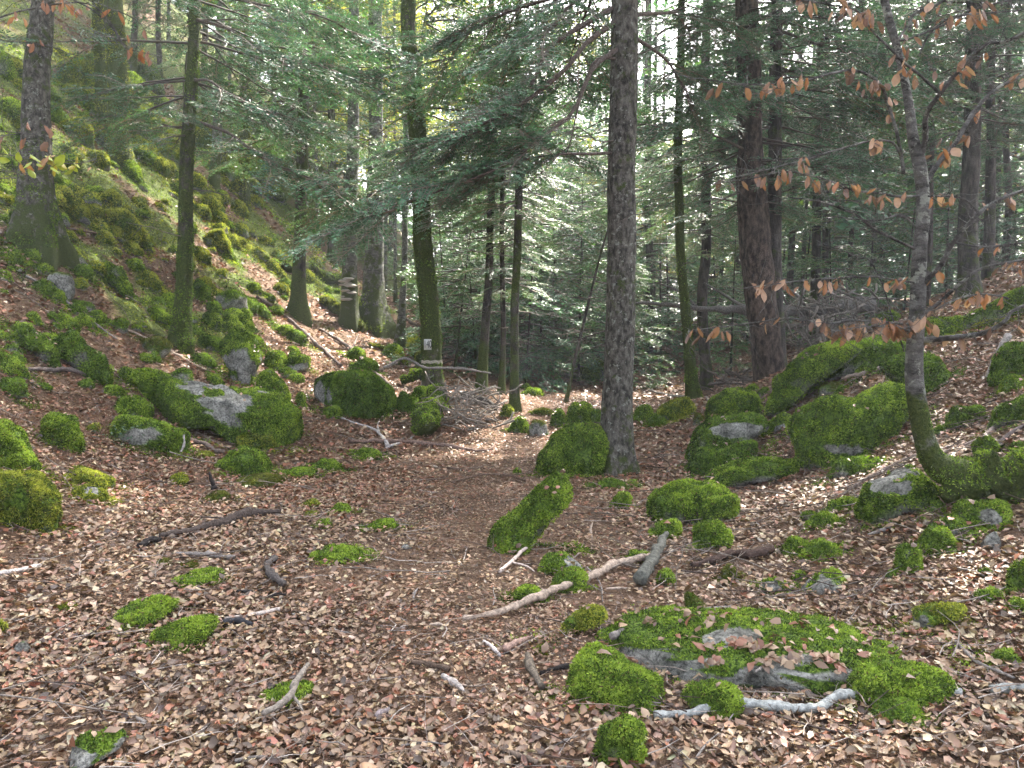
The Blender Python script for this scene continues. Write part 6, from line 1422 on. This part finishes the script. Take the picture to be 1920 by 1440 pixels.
MK = [("great left fir's foot", 75, 470), ("grey squared stone", 110, 535), ("emerald slab", 218, 520), ("slim dark trunk's foot", 335, 650), ("bright oval cushion", 242, 443), ("squared block", 458, 650), ("dark stone heap", 425, 560), ("grey mossy-footed trunk", 558, 590), ("ridge boulder", 665, 735), ("broad tilted slab", 150, 665), ("narrow slab", 70, 640), ("fungus tree", 652, 590), ("yellow mossy trunk", 465, 440), ("long slab boulder", 420, 750), ("broad grey beech", 700, 615), ("left-edge flat stone", 18, 740), ("two mossy hill trunks", 215, 280), ("yellow leaf spray", 90, 300), ("pale slim trunk", 403, 370), ("mossy cliff", 40, 200)]
beside("small mossy stones heaped on the left slope", "small mossy stone", MK)
beside("small mossy stones scattered over the right bank", "small mossy bank stone", [("heart-shaped boulder", 1600, 790), ("bent beech", 1735, 800), ("upright moss block", 1808, 780), ("grey-topped boulder", 1690, 920), ("grey-ended stone", 1755, 1155), ("moss thumb", 1705, 1045), ("broken-faced boulder", 1845, 965), ("quilted central boulder", 1400, 880), ("ridge boulder crest", 1580, 660)])
beside("short sticks lying loose among the leaves", "short thin loose stick", [("forked grey stick", 545, 1330), ("black wood chunk", 445, 1175), ("dark mossy branch", 400, 1000), ("flat rock", 1400, 1250), ("square moss cushion", 1165, 1390), ("long pale branch", 1050, 1120), ("lichen-cornered stone", 185, 1405), ("grass tuft", 762, 985), ("wood shard", 850, 1290), ("grey-ended stone", 1755, 1155), ("moss boulder by the path", 1010, 980), ("grey rock with twig", 1545, 1095)])
LMK = [("left edge", -1e9), ("great left fir", 82), ("slim dark fir", 356), ("straight grey trunk", 565), ("numbered tree", 790), ("young fir trio", 940), ("great fir", 1165), ("slim mossy trunk", 1280), ("double tree", 1410), ("bent beech", 1722), ("broad dark trunk", 1820), ("right edge", 1e9)]
def between(group, noun):
    obs = sorted([(to_px(np.array(o.location) + np.array([0, 0, 3.0]))[0], o) for o in bpy.data.objects if o.get('group') == group and o.parent is None], key=lambda t: t[0])
    for (a, xa), (b, xb) in zip(LMK[:-1], LMK[1:]):
        L = [o for x, o in obs if xa <= x < xb]
        for i, o in enumerate(L): o['label'] = f"{noun} between {a} and {b}, {ORDL[min(i, 25)]} from the left"
between("firs of the dense forest behind", "slender background fir")
between("young firs in the undergrowth behind", "young bushy fir")
between("sunlit broadleaf trees beyond the firs", "yellow-green leafy tree")
for o in list(bpy.data.objects):      # anything wholly behind the viewer's sight stays unbuilt; overlong labels are cut at a word
    if o.get('label') and len(o['label'].split()) > 16: print("LONG", o['label'])
print("TRIS", sum(sum(len(p.vertices) - 2 for p in m.polygons) if len(m.polygons) < 3000 else int(len(m.loops) - 2 * len(m.polygons)) for m in bpy.data.meshes))
